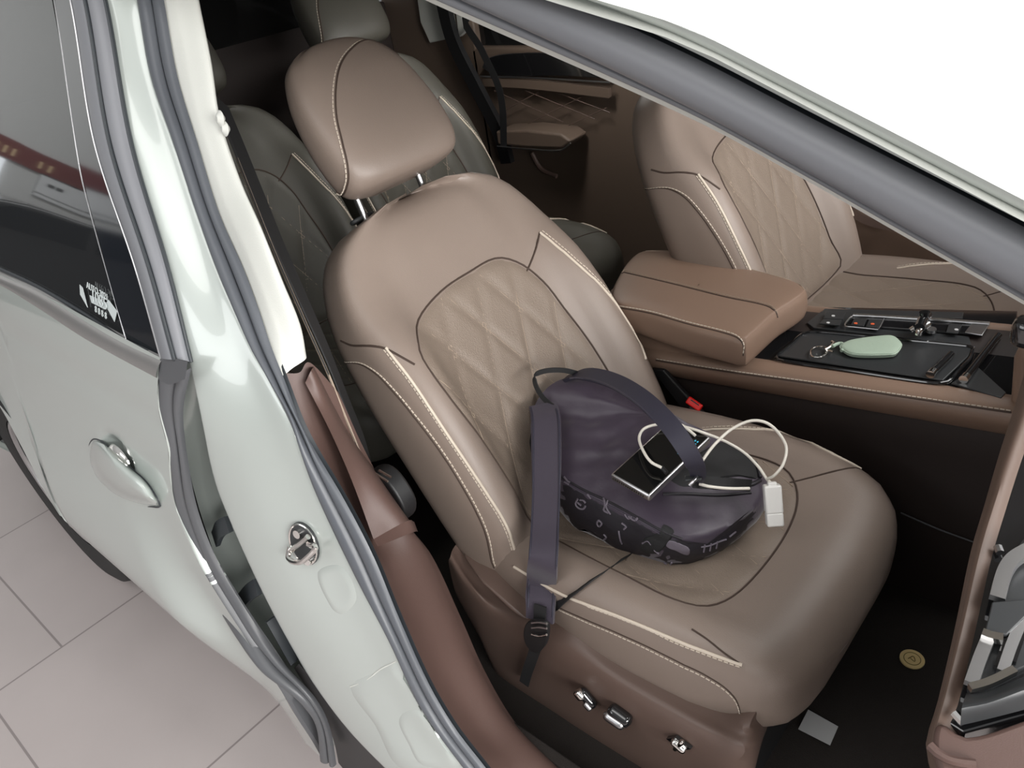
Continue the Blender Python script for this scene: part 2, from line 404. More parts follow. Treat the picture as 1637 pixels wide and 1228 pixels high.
# door opening seal on the pillar: two rubber ridges
sI = SL([(254, -40), (262, 0), (283, 120), (316, 230), (350, 340), (389, 429), (412, 490), (432, 550), (454, 605), (488, 691), (551, 800), (596, 887), (638, 988), (687, 1096), (729, 1166), (777, 1228), (840, 1310)], .08)
def ridge(name, a, b, h, m, parent, n=80, **kw):
    a = cr(a, n); b = cr(b, n); lines = []
    for k in range(9):
        t = k / 8; q = []
        for i in range(n):
            d = (b[i] - a[i]); tg = (a[min(i + 1, n - 1)] - a[max(i - 1, 0)]); nn = d.cross(tg).normalized()
            if nn.dot(CAM - a[i]) < 0: nn = -nn
            q.append(a[i].lerp(b[i], t) + nn * (h * math.sqrt(max(0, 1 - (2 * t - 1) ** 2))))
        lines.append(q)
    return loft(name, lines, m, parent, nu=n, **kw)
sC = cr(pC, 80); sIn = cr(sI, 80); mid1 = [a.lerp(b, .50) for a, b in zip(sC, sIn)]; mid2 = [a.lerp(b, .56) for a, b in zip(sC, sIn)]
ridge('door_seal', sC, mid1, .010, 'gasket_dk', car); ridge('door_seal', mid2, sIn, .007, 'gasket_dk', car)
loft('seal_carrier', [[p + Vector((0, .004, 0)) for p in sC], [p + Vector((0, .006, 0)) for p in sIn]], 'rubber_dk', car, nu=80)

# interior pillar trim (upper, off-white)
tO = SL([(254, -40), (262, 0), (283, 120), (316, 230), (350, 340), (389, 429), (412, 490), (432, 550), (452, 603)], .082)
tI = [at(a, b, 'y', yy) for a, b, yy in [(312, -40, -.22), (318, 0, -.235), (338, 100, -.275), (352, 190, -.31), (385, 290, -.345), (418, 365, -.375), (452, 450, -.395), (480, 520, -.405), (490, 572, -.41)]]
tM = mixl(tO, tI, .55, -.008); tR = [p + (p - CAM).normalized() * .07 + Vector((-.03, 0, 0)) for p in tI]
trim = loft('pillar_trim', [tO, tM, tI, tR], 'trimwhite', car, nu=60, nv=26, label='off-white upper pillar trim')
bt = [cast(trim, a, b)[0] for a, b in [(454, 606), (470, 600), (484, 588), (490, 572)]]
for a, b, r in ((352, 190, .012), (360, 206, .011)):
    vs, fs = tubegeo([at(a - 6, b, 'y', -.33), at(a, b, 'y', -.325), at(a + 5, b, 'y', -.32)], lambda t: r * (1 - .6 * abs(2 * t - 1)), 14)
    obj('belt_adjuster', vs, fs, 'trimwhite', car)
# lower trim and sill, brown plastic
lO = SL([(444, 596), (480, 691), (542, 800), (587, 887), (629, 988), (678, 1096), (720, 1166), (768, 1228), (831, 1310)], .088)
lM = [at(a, b, 'y', yy) for a, b, yy in [(478, 596, -.42), (520, 690, -.425), (592, 858, -.435), (625, 905, -.44), (668, 990, -.445), (715, 1090, -.455), (765, 1166, -.46), (820, 1228, -.465), (890, 1310, -.47)]]
lI = [at(a, b, 'y', yy) for a, b, yy in [(496, 580, -.40), (548, 690, -.39), (612, 800, -.385), (655, 855, -.38), (705, 960, -.385), (746, 1051, -.395), (798, 1138, -.405), (868, 1211, -.41), (960, 1290, -.41)]]
lR = [p + Vector((0, .03, -.07)) for p in lI]
sill = loft('sill_trim', [lO, lM, lI, lR], 'brown', car, nu=70, nv=22, label='brown pillar foot and sill cover')
# step where the pillar foot meets the sill cover
st = [at(596, 861, 'y', -.452), at(648, 834, 'y', -.40), at(590, 770, 'y', -.40), at(560, 740, 'y', -.435)]
stp = loft('trim_step', [[at(488, 612, 'y', -.425), at(528, 690, 'y', -.435), at(563, 770, 'y', -.445), at(597, 862, 'y', -.456)],
                   [at(500, 588, 'y', -.405), at(552, 690, 'y', -.400), at(606, 775, 'y', -.405), at(648, 834, 'y', -.405)],
                   [at(506, 588, 'y', -.36), at(558, 690, 'y', -.36), at(616, 775, 'y', -.36), at(656, 834, 'y', -.36)]], 'brown', car, nu=30, nv=12)
loft('trim_step', [[at(597, 862, 'y', -.456), at(648, 834, 'y', -.405), at(662, 834, 'y', -.36)],
                   [at(604, 874, 'y', -.445), at(658, 852, 'y', -.398), at(668, 850, 'y', -.36)]], 'brown', car, nu=20)

# outer sill below the opening and lower body
zs_ = [.50, .42, .30, .20, .12]
def body_line(z, x0, x1, off=0, n=20): return [Vector((x0 + (x1 - x0) * i / (n - 1), bodyY(z) + off, z)) for i in range(n)]

# rear door
rdoor = obj('rear_door', *(lambda: ([(0, 0, 0)], []))(), 'paint', car) if False else None
xf_pts = SL([(90, -60), (113, 0), (151, 227), (217, 429), (257, 570), (253, 649), (269, 717), (282, 817), (317, 897), (359, 970), (422, 1065), (475, 1118), (504, 1155), (514, 1213)], 0)
xf = sorted([(p.z, p.x) for p in xf_pts])
def interp(tab, z):
    if z <= tab[0][0]: return tab[0][1]
    for (a, b), (c, d) in zip(tab, tab[1:]):
        if z <= c: return b + (d - b) * (z - a) / max(c - a, 1e-9)
    return tab[-1][1]
xlow = [(.10, -.235), (.17, -.233), (.25, -.222), (.33, -.218), (.40, -.228), (.46, -.255), (.52, -.295), (.58, -.335), (.65, -.374), (.747, -.399), (.82, -.385), (.889, -.356), (.968, -.349), (1.06, -.315)]
ZG = -.02
XW, ZW, RW = -1.45, .34, .385
vs = []; NX, NZ = 110, 44
hc = S(190, 733, 0)
def ztop(x): return 1.056 + (.010 if x < -.7 else .010 * max(0, (-.35 - x) / .35))
XL = -2.3
for i in range(NX):
    u = i / (NX - 1)
    for j in range(NZ):
        xa = XL + u * (-.33 - XL)
        zb = .17
        d = abs(xa - XW)
        if d < RW: zb = max(zb, ZW + math.sqrt(RW * RW - d * d))
        z = zb + (ztop(xa) - zb) * (j / (NZ - 1))
        x = XL + (1 - (1 - u) ** 1.15) * (interp(xlow, z) - XL) if False else XL + u * (interp(xlow, z) - XL)
        if d < RW: x = xa + (x - xa) * 1.0
        fl = min(1, max(0, (interp(xlow, z) - .055 - x) / .20)); fl = fl * fl * (3 - 2 * fl)
        y = bodyY(z) - .042 * fl * math.exp(-((z - .47) / .17) ** 2) + .10 * min(1, max(0, (interp(xlow, z) - .06 - x) / .5)) * min(1, max(0, (.46 - z) / .22))
        # cup behind the handle
        r = math.hypot((x - hc.x) / .062, (z - hc.z) / .045)
        if r < 1: y += .028 * (1 - r * r)
        # soft shoulder crease
        y += .004 * math.exp(-((z - .93) / .02) ** 2)
        vs.append((x, y, z))
fs = []
for i in range(NX - 1):
    for j in range(NZ - 1):
        a = i * NZ + j; fs.append((a, a + NZ, a + NZ + 1, a + 1))
door = obj('rear_door', vs, fs, 'paint', car, label='closed rear door and rear flank in pale green-white paint')
# rolled edge of the door towards the gap
ed = cr([Vector((interp(xlow, z), bodyY(z), z)) for z in [.17, .25, .33, .40, .46, .52, .58, .65, .747, .82, .889, .968, 1.056]], 70)
for edp, em in (([p for p in ed if p.z > .60], 'paint'), ([p for p in ed if p.z < .63], 'rubber')):
    loft('door_edge', [edp, [p + Vector((.004, .006, 0)) for p in edp], [p + Vector((.002, .03, 0)) for p in edp]], em, door, nu=50)
# weather strip along the door edge
so = SL([(253, 600), (253, 649), (269, 717), (282, 817), (313, 899), (351, 974)], .004) + [p.lerp(CAM, .014) for p in (at(413, 1069, 'z', .445), at(475, 1118, 'z', .385), at(504, 1155, 'z', .31), at(512, 1213, 'z', .18))]
si = SL([(306, 588), (293, 659), (301, 738), (317, 817), (348, 897), (390, 970)], .022) + [p.lerp(CAM, .012) for p in (at(449, 1055, 'z', .45), at(503, 1114, 'z', .385), at(526, 1158, 'z', .31), at(538, 1222, 'z', .18))]
mA = [a.lerp(b, .60) for a, b in zip(cr(so, 80), cr(si, 80))]
ridge('weather_strip', so, mA, .007, 'rubber', door); ridge('weather_strip', mA, si, .009, 'rubber', door)
wA = SL([(92, -60), (115, 0), (153, 227), (219, 429), (258, 572)], .0); wB = SL([(115, -60), (139, 0), (178, 227), (242, 429), (282, 575)], .003); wC = SL([(144, -60), (167, 0), (208, 227), (267, 429), (304, 580)], .02)
ridge('window_frame', wA, wB, .006, 'gasket', door, label='grey satin window frame'); ridge('window_frame', wB, wC, .008, 'gasket', door, label='grey satin window frame')
tube('frame_groove', [p + Vector((0, -.003, 0)) for p in wB], .0030, 'rubber_dk', door, res=60)
tube('frame_groove', [p + Vector((0, .001, 0)) for p in wC], .0035, 'rubber_dk', door, res=60)
loft('strip_joint', [SL([(256, 574), (270, 572), (300, 578)], .0), SL([(253, 606), (270, 615), (296, 606)], .0)], 'rubber', door, nu=12, label='folded rubber corner')
tube('chrome_line', SL([(90, -60), (113, 0), (151, 227), (217, 429), (257, 571)], -.002), .0022, 'satin', door)
# belt moulding, glass, garnish
bT = SL([(-60, 412), (0, 440), (60, 467), (130, 510), (190, 545), (258, 577)], .0); bB = SL([(-60, 432), (0, 456), (60, 492), (130, 538), (190, 572), (250, 604)], -.001)
bB2 = [p + Vector((0, .01, -.004)) for p in bB]; bT2 = [p + Vector((0, .014, .004)) for p in bT]
loft('belt_moulding', [bB2, bB, mixl(bT, bB, .5, -.003), bT, bT2], 'beltstrip', door, nu=40, nv=14)
tube('belt_lip', SL([(-60, 405), (0, 430), (60, 458), (130, 499), (195, 541), (240, 562)], .008), .004, 'rubber_dk', door)
gl = [SL([(-260, 310), (-60, 400), (60, 462), (130, 505), (204, 552)], .010), SL([(-260, 150), (-60, 230), (40, 270), (90, 300), (146, 330)], .010), SL([(-260, -60), (-60, -60), (0, -60), (40, -60), (72, -60)], .010)]
loft('window_pane', gl, 'glass', door, nu=30, nv=16, label='tinted rear side window')
ga = SL([(72, -60), (85, 0), (121, 232), (160, 390), (204, 560)], .006); gb = SL([(92, -60), (113, 0), (151, 227), (217, 429), (258, 572)], .006)
loft('pillar_garnish', [ga, gb], 'garnish', door, nu=40, label='gloss black pillar garnish')
tube('glass_edge', SL([(74, -60), (87, 0), (121, 232), (134, 300), (205, 556)], .006), .0012, 'satin', door)
# sticker on the glass: hexagonal label with figures
sk = lambda a, b: S(a, b, .0085)
def skp(pts): return [sk(*p) for p in pts]
vs, fs = join([prismgeo(skp(q), (0, .0005, 0)) for q in (
    [(127, 455), (132, 460), (140, 492), (128, 471)], [(173, 479), (187, 498), (183, 515), (168, 487)], [(143, 472), (170, 484), (168, 495), (146, 484)],
    )])
stk = obj('window_sticker', vs, fs, 'sticker', door, smooth=False)
def text3d(body, size, o, x, y, m, parent, name='lettering', ext=.0004, label=None):
    c = bpy.data.curves.new(name, 'FONT'); c.body = body; c.size = size; c.extrude = ext; c.align_x = 'CENTER'; c.align_y = 'CENTER'
    t = bpy.data.objects.new(name, c); COL.objects.link(t); bpy.context.view_layer.update()
    me = bpy.data.meshes.new_from_object(t); bpy.data.objects.remove(t)
    x = Vector(x).normalized(); y = Vector(y); y = (y - x * y.dot(x)).normalized(); z = x.cross(y)
    vs = [Vector(o) + x * v.co.x + y * v.co.y + z * v.co.z for v in me.vertices]; fs = [tuple(p.vertices) for p in me.polygons]
    bpy.data.meshes.remove(me)
    return obj(name, vs, fs, m, parent, smooth=False, label=label)
xa = sk(172, 484) - sk(140, 464); up_ = sk(150, 462) - sk(158, 490)
text3d('AUTO-2021', .016, S(155, 466, .006), xa, up_, 'sticker', door, 'sticker_text')
text3d('1085', .030, S(158, 480, .006), xa, up_, 'sticker', door, 'sticker_text')
text3d('8 8 8 8', .016, S(161, 500, .006), xa, up_, 'sticker', door, 'sticker_text')
# door handle
h_out = [(148, 703), (162, 705), (176, 717), (196, 735), (214, 752), (228, 764), (240, 778), (249, 793), (256, 809), (242, 810), (226, 808), (209, 804), (193, 798), (180, 791), (169, 782), (157, 770), (148, 757), (142, 740), (141, 721)]
hn = 60; ho = cr([(a, b, 0) for a, b in h_out], hn, True); hctr = Vector((196, 768, 0)); vs = []; rings = 12
for r in range(rings + 1):
    s = r / rings
    for p in ho:
        q = p.lerp(hctr, s * .999); off = .004 - .030 * math.sqrt(1 - (1 - s) ** 2.2)
        vs.append(S(q.x, q.y, off))
handle = obj('door_handle', vs, gridfaces(hn, rings + 1, True), 'paint', door, label='leaf-shaped body-colour pull handle')
tube('handle_gap', [S(a, b, -.001) for a, b in h_out], .0016, 'rubber_dk', door, res=80, closed=True)
kc = S(188, 735, -.004); kx, ky, kn = basis((0, -1, .1), (1, 0, 0))
vs = []; fs = []
for j in range(9):
    rr = .040 * math.cos(j / 8 * math.pi / 2 * .98); hh = .016 * math.sin(j / 8 * math.pi / 2)
    for i in range(28):
        a = 2 * math.pi * i / 28; vs.append(kc + kx * rr * math.cos(a) + ky * rr * .72 * math.sin(a) + kn * (hh - .006))
obj('handle_cup', vs, gridfaces(28, 9, True), 'chrome', door, label='bright round cup behind the handle')
tube('flank_crease', [S(a, b, -.0005) for a, b in [(133, 800), (160, 822), (200, 858), (238, 893)]], .0015, 'rubber_dk', door)

# rear wheel
tvs = []; prof = [(.20, .00), (.215, .012), (.25, .004), (.30, -.002), (.325, .010), (.335, .03), (.335, .11), (.335, .17), (.32, .19), (.25, .20), (.20, .19)]
n = 64
for r_, d_ in prof:
    for i in range(n):
        a = 2 * math.pi * i / n; tvs.append((XW + r_ * 1.06 * math.cos(a), -.562 + d_, .335 + r_ * 1.06 * math.sin(a)))
tyre = obj('rear_wheel', tvs, gridfaces(n, len(prof), True), 'tyre', car, label='black tyre of the rear wheel')
parts = []
for k in range(8):
    a = 2 * math.pi * k / 8; d = Vector((math.cos(a), 0, math.sin(a))); c0 = Vector((XW, -.549, .335))
    parts.append(ribbongeo([c0 + d * .03, c0 + d * .12, c0 + d * .205 + Vector((0, .01, 0))], Vector((-math.sin(a), 0, math.cos(a))), .035, .008))
parts.append(disc((XW, -.556, .335), (0, 1, 0), (1, 0, 0), .05, .03))
rimring = [Vector((XW + .205 * math.cos(2 * math.pi * i / 48), -.552, .335 + .205 * math.sin(2 * math.pi * i / 48))) for i in range(48)]
parts.append(tubegeo(rimring, .010, 8, True))
vs, fs = join(parts); obj('wheel_rim', vs, fs, 'satin', tyre)
vs, fs = disc((XW, -.48, .335), (0, 1, 0), (1, 0, 0), .20, .02); obj('brake_disc', vs, fs, 'satinblack', tyre)
# wheel housing and underbody
vs = []
for i in range(30):
    a = math.pi * i / 29
    for y in (-.60, -.30): vs.append((XW + .40 * math.cos(a), y, .34 + .40 * math.sin(a)))
fs = [(2 * i, 2 * i + 1, 2 * i + 3, 2 * i + 2) for i in range(29)]
obj('wheel_housing', vs, fs, 'black', car)
rbox('underbody', (-.7, .41, .21), (3.4, 1.84, .06), 'black', car, bv=.01)

# roof and roof rail
rw = SL([(600, -95), (780, -50), (954, 0), (1100, 46), (1280, 136), (1460, 228), (1637, 320), (1760, 383), (1900, 458)], 0)
rg0 = SL([(560, -130), (750, -68), (922, 0), (1100, 79), (1280, 171), (1460, 264), (1637, 355), (1760, 418), (1900, 494)], .026)
rg = SL([(520, -150), (730, -72), (907, 0), (1100, 87), (1280, 180), (1460, 272), (1637, 363), (1760, 426), (1900, 503)], .035)
rs2 = SL([(380, -150), (560, -78), (735, 0), (1100, 168), (1280, 266), (1460, 368), (1637, 468), (1760, 540), (1900, 620)], .052)
ri = SL([(350, -150), (520, -80), (696, 0), (1100, 178), (1280, 274), (1460, 376), (1637, 476), (1760, 548), (1900, 628)], .056)
EXT = [Vector((.10, -.015, -.075)), Vector((.25, -.045, -.18)), Vector((.40, -.08, -.29))]
n_rw = len(rw)
for l_ in (rw, rg0, rg, rs2, ri):
    e0 = l_[-1]; l_ += [e0 + d for d in EXT]
loft('roof_rail', [rw, mixl(rw, rg0, .35, -.002), mixl(rw, rg0, .7, .002), rg0], 'paint', car, nu=60, nv=14, label='pale painted gutter of the roof rail')
loft('rail_groove', [rg0, mixl(rg0, rg, .5, .012), rg], 'rubber_dk', car, nu=60, nv=8)
ridge('door_seal', rg, rs2, .016, 'gasket', car, label='broad grey tubular seal along the roof rail')
ridge('seal_lip', rs2, ri, .003, 'gasket', car)
ri2 = [p + Vector((0, .012, -.004)) for p in ri]
loft('headliner_edge', [ri, [p + Vector((0, .006, -.008)) for p in ri], [p + Vector((0, .03, -.004)) for p in ri]], 'trimwhite', car, nu=60, label='off-white edge of the roof lining')
# roof skin: near rail, crown, far rail
rwl = cr([Vector((-1.9, -.32, 1.50)), Vector((-1.2, -.33, 1.56)), Vector((-.5, -.33, 1.585)), Vector((-.1, -.33, 1.58))] + rw[:n_rw], 60)
rwl = [p for p in rwl]
def crown(p, k): 
    yy = p.y + (YN(p.y) - p.y) * k; g = min(1, max(0, (k - .32) / .2)); x = p.x if p.x < .40 else .40 + (p.x - .40) * (1 - .80 * g)
    return Vector((x, yy, p.z + .055 * (1 - (2 * k - 1) ** 2)))
rl = [[crown(p, k) for p in rwl] for k in (0, .02, .1, .22, .32, .42, .52, .7, .9, .98, 1)]
roof = loft('roof_panel', rl, 'roofp', car, nu=60, nv=30, label='roof in body paint, coloured whiter to carry its glare')
loft('roof_lining', [[p + Vector((0, 0, -.012)) for p in l] for l in rl], 'trimwhite', car, nu=60, nv=14)

wl0 = [crown(rwl[-1], k) for k in (.02, .22, .42, .52, .7, .98)]
wl1 = [Vector((1.30 + .10 * math.sin(math.pi * t), -.46 + 1.74 * t, 1.06)) for t in (0, .2, .4, .6, .8, 1)]
loft('windshield', [[p + Vector((0, 0, -.004)) for p in wl0], [a.lerp(b, .5) + Vector((0, 0, .03)) for a, b in zip(wl0, wl1)], wl1], 'clearglass', car, nu=24, nv=10, label='clear windshield')
loft('hood', [[p + Vector((.02, 0, -.01)) for p in wl1], [Vector((1.7, -.50 + 1.82 * t, 1.02 + .05 * math.sin(math.pi * t))) for t in (0, .5, 1)], [Vector((2.5, -.46 + 1.74 * t, .86 + .05 * math.sin(math.pi * t))) for t in (0, .5, 1)], [Vector((2.62, -.40 + 1.62 * t, .70)) for t in (0, .5, 1)]], 'paint', car, nu=30, nv=20)
# interior shell
rbox('carpet', (-.25, .41, .255), (2.7, 1.62, .03), 'fabric_floor', car, bv=.004, label='dark carpet of the foot wells')
prism('side_lining', [(-.20, -.40, .25), (1.15, -.40, .25), (1.15, -.40, .36), (-.20, -.40, .36)], (0, .02, 0), 'fabric_floor', car)
# far side: front door, centre pillar, rear door
yF = 1.235
rbox('firewall', (1.25, .41, .65), (.06, 1.62, .86), 'fabric_floor', car, bv=.01)
rbox('rear_bulkhead', (-1.72, .41, .75), (.06, 1.62, 1.05), 'lowdark', car, bv=.01)
fd = rbox('far_front_door', (.52, yF + .02, .66), (1.02, .05, .84), 'console', car, bv=.012, label='brown lining of the far front door')
ribbon('door_pocket', [at(a, b, 'y', 1.20) for a, b in [(1330, 300), (1352, 330), (1385, 352), (1432, 364)]], (0, .2, 1), .022, 'valance', fd, th=.004, label='pale curved pull on the far door')
rbox('far_quarter_panel', (-1.50, yF + .02, .95), (.46, .05, 1.3), 'lining', car, bv=.01)
prism('far_centre_pillar', [(-.10, yF, .3), (.0, yF, .3), (-.02, yF, 1.0), (-.12, yF - .02, 1.45), (-.22, yF - .02, 1.45), (-.14, yF, 1.0)], (0, .08, 0), 'black', car)
frd = rbox('far_rear_door', (-.73, yF + .02, .66), (1.14, .05, .90), 'lining', car, bv=.012, label='brown quilted lining of the far rear door')
def farp(pts, y=1.2): return [at(a, b, 'y', y) for a, b in pts]
prism('door_inlay', cr(farp([(770, 108), (782, 92), (830, 85), (900, 88), (970, 112), (975, 124), (900, 122), (800, 121)]), 40, True), (0, .015, 0), 'piano', frd, label='gloss black inlay')
ribbon('trim_bar', farp([(775, 130), (850, 134), (975, 148)]), (0, 0, 1), .030, 'lining', frd, th=.008)
tube('trim_piping', farp([(768, 122), (860, 125), (975, 132)], 1.19), .003, 'satin', frd)
vs, fs = join([tubegeo(cr(farp(q, 1.203), 14), .0016, 5) for q in ([(790, 145), (900, 195)], [(840, 145), (950, 190)], [(890, 148), (975, 180)], [(790, 185), (860, 148)], [(830, 205), (930, 155)], [(890, 210), (970, 172)])])
obj('quilting', vs, fs, 'valance', frd)
arm = [at(a, b, 'y', 1.12) for a, b in [(792, 210), (840, 208), (895, 214), (912, 226), (898, 238), (840, 236), (795, 232)]]
prism('door_armrest', arm, (0, .10, 0), 'lining', frd, bv=.008)
tube('armrest_trim', [at(a, b, 'y', 1.115) for a, b in [(795, 234), (840, 238), (896, 240), (912, 229)]], .003, 'satin', frd)
tube('door_pocket', [at(a, b, 'y', 1.2) for a, b in [(850, 245), (865, 270), (890, 282)]], .008, 'valance', frd)
cp = farp([(660, -30), (667, 0), (672, 36), (687, 69), (727, 60), (716, 0), (712, -30)], 1.21)
prism('far_rear_pillar', cp, (0, .03, 0), 'trimwhite', car, label='pale upper trim of the far rear pillar')
prism('far_rear_pillar', farp([(722, -30), (726, 0), (733, 60), (746, 48), (728, 0), (724, -30)], 1.21), (0, .03, 0), 'trimwhite', car)
ribbon('far_door_seal', farp([(704, -20), (724, 62), (762, 140), (800, 215), (812, 260)], 1.17), (1, 0, .3), .05, 'black', car, th=.012)
rbox('far_upper_frame', (-.30, 1.19, 1.52), (2.4, .06, .06), 'trimwhite', car, bv=.01)
rbox('far_window', (-.85, 1.262, 1.32), (1.2, .006, .46), 'farglass', car, bv=0)
rbox('far_window', (.45, 1.262, 1.31), (1.1, .006, .44), 'farglass', car, bv=0)
rbox('rear_window', (-1.66, .41, 1.42), (.01, 1.5, .30), 'farglass', car, bv=0)
# striker
sp, sn = cast(pillar, 488, 868)
ux, uy, un = basis(sn, (0, .2, 1))
pl_ = [sp + ux * .035 * math.cos(a) * 1.05 + uy * .029 * math.sin(a) for a in [2 * math.pi * i / 24 for i in range(24)]]
strk = prism('door_striker', pl_, un * .005, 'satinblack', car, bv=.001, label='latch striker bolted to the centre pillar')
ringl = [sp + ux * .033 * 1.05 * math.cos(a) + uy * .027 * math.sin(a) + un * .005 for a in [2 * math.pi * i / 24 for i in range(24)]]
vs, fs = tubegeo(ringl, .0016, 6, True); obj('plate_rim', vs, fs, 'chrome', strk)
q = [S(470, 875, .03), S(500, 853, .03)]
L0 = [cast(pillar, 470, 878, .004)[0], cast(pillar, 474, 880, .026)[0]]
def sPt(a, b, h): return sp + (cast(pillar, a, b)[0] - sp) + un * h
lp = [sPt(468, 880, .004), sPt(474, 882, .024), sPt(505, 876, .036), sPt(522, 864, .034), sPt(516, 858, .030), sPt(498, 862, .012), sPt(488, 858, .004)]
tube('striker_loop', [sPt(467, 872, .004), sPt(470, 886, .012), sPt(494, 888, .022), sPt(510, 878, .026), sPt(524, 862, .026), sPt(508, 862, .018), sPt(497, 864, .006)], .0042, 'chrome', strk, res=50)
tube('striker_loop', [sPt(468, 878, .006), sPt(482, 868, .010), sPt(500, 853, .010)], .0045, 'chrome', strk, res=16)
for a, b in ((481, 850), (497, 893)):
    p, nn = cast(pillar, a, b, .004); vs, fs = disc(p, nn, (0, 0, 1), .007, .006, 12); obj('bolt', vs, fs, 'chrome', strk)

# ------------------------------------------------------------------ seats
class Frame:
    def __init__(s, o, deg):
        s.o = Vector(o); a = math.radians(deg); s.u = Vector((-math.sin(a), 0, math.cos(a))); s.n = Vector((math.cos(a), 0, math.sin(a))); s.y = Vector((0, 1, 0))
    def w(s, y, v, w_): return s.o + s.y * y + s.u * v + s.n * w_
    def l(s, p): d = Vector(p) - s.o; return (d.dot(s.y), d.dot(s.u), d.dot(s.n))
def itab(tab, x):
    if x <= tab[0][0]: return tab[0][1]
    for a, b in zip(tab, tab[1:]):
        if x <= b[0]:
            k = (x - a[0]) / (b[0] - a[0]); k = k * k * (3 - 2 * k) if False else k
            return a[1] + (b[1] - a[1]) * k
    return tab[-1][1]
def smooth_tab(tab, x):
    # smooth interpolation through the table
    pts = [Vector((a, b, 0)) for a, b in tab]
    for i, (a, b) in enumerate(zip(tab, tab[1:])):
        if x <= b[0] or i == len(tab) - 2:
            k = min(1, max(0, (x - a[0]) / (b[0] - a[0]))); p0 = tab[i - 1][1] if i else a[1]; p3 = tab[i + 2][1] if i + 2 < len(tab) else b[1]
            m1 = (b[1] - p0) / 2; m2 = (p3 - a[1]) / 2; k2 = k * k; k3 = k2 * k
            return a[1] * (2 * k3 - 3 * k2 + 1) + m1 * (k3 - 2 * k2 + k) + b[1] * (-2 * k3 + 3 * k2) + m2 * (k3 - k2)
HW = [(-.05, .255), (0, .268), (.1, .272), (.2, .272), (.3, .272), (.40, .268), (.46, .262), (.52, .246), (.57, .222), (.60, .195), (.622, .155), (.636, .09), (.640, .03)]
BL = [(-.05, .04), (0, .05), (.1, .062), (.2, .064), (.3, .060), (.38, .048), (.43, .030), (.47, .010), (.52, -.002), (.6, -.01), (.64, -.01)]
FR = [(-.05, -.01), (0, 0), (.2, .006), (.3, .004), (.45, 0), (.56, -.006), (.60, -.014), (.622, -.028), (.636, -.045), (.640, -.06)]
BK = [(-.05, -.11), (0, -.13), (.3, -.14), (.56, -.13), (.60, -.122), (.622, -.11), (.636, -.09), (.640, -.07)]
def back_ring(v, ws=1.0):
    hw = smooth_tab(HW, v) * ws; b = smooth_tab(BL, v); f = smooth_tab(FR, v); k = smooth_tab(BK, v); s = hw / .272; m = (f + k) / 2
    half = [(0, f), (.06 * s, f + .001), (.12 * s, f + .003), (.165 * s, f + max(b - f, 0) * .30), (.198 * s, f + (b - f) * .82), (.225 * s, b * .5 + f * .5 + (b - f) * .5), (.250 * s, f + (b - f) * .86 - .004), (.266 * s, f + (b - f) * .45 - .014), (.272 * s, m + (f - m) * .35), (.270 * s, m + (k - m) * .4), (.25 * s, k + (m - k) * .25), (.19 * s, k + .006), (.10 * s, k), (0, k)]
    return half + [(-y, w_) for y, w_ in half[-2:0:-1]]
def vpos(v): return v if v < .5 else .5 + (v - .5) * .94
def build_backrest(fr, parent, m='leather', ws=1.0, name='backrest'):
    vs_tab = [-.05, -.02, 0, .05, .1, .15, .2, .25, .3, .35, .39, .42, .45, .48, .51, .54, .565, .585, .60, .612, .622, .630, .636, .640]
    lines = [[fr.w(y, vpos(v), w_) for y, w_ in back_ring(v, ws)] for v in vs_tab]
    return loft(name, lines, m, parent, nu=84, closed=True, caps=True, nv=None)
CHW = [(-.06, .240), (0, .258), (.1, .268), (.2, .275), (.3, .276), (.42, .270), (.48, .258), (.52, .244), (.55, .218), (.566, .185), (.576, .13), (.580, .05)]
CC = [(-.06, .592), (0, .594), (.1, .596), (.2, .600), (.3, .606), (.4, .616), (.48, .622), (.52, .620), (.55, .606), (.566, .588), (.576, .566), (.580, .55)]
CB = [(-.06, .61), (0, .628), (.1, .640), (.3, .648), (.42, .644), (.48, .634), (.52, .622), (.55, .602), (.566, .582), (.576, .560), (.580, .545)]
CD = [(-.06, .50), (.3, .475), (.5, .470), (.55, .480), (.566, .492), (.576, .508), (.580, .53)]
def cush_ring(x):
    hw = smooth_tab(CHW, x); c = smooth_tab(CC, x); b = smooth_tab(CB, x); d = smooth_tab(CD, x); s = hw / .268
    half = [(0, c), (.07 * s, c + .001), (.13 * s, c + (b - c) * .12), (.175 * s, c + (b - c) * .45), (.205 * s, c + (b - c) * .92), (.230 * s, b), (.250 * s, b - .008), (.264 * s, b - (b - d) * .20), (.268 * s, b - (b - d) * .48), (.264 * s, b - (b - d) * .75), (.25 * s, d + .006), (.22 * s, d), (.1 * s, d), (0, d)]
    return half + [(-y, z) for y, z in half[-2:0:-1]]
def build_cushion(o, parent, m='leather', name='cushion'):
    o = Vector(o); xs = [-.06, -.02, .02, .08, .14, .2, .26, .32, .38, .42, .46, .49, .515, .535, .55, .56, .567, .573, .578, .580]
    lines = [[o + Vector((x, y, z)) for y, z in cush_ring(x)] for x in xs]
    return loft(name, lines, m, parent, nu=84, closed=True, caps=True)
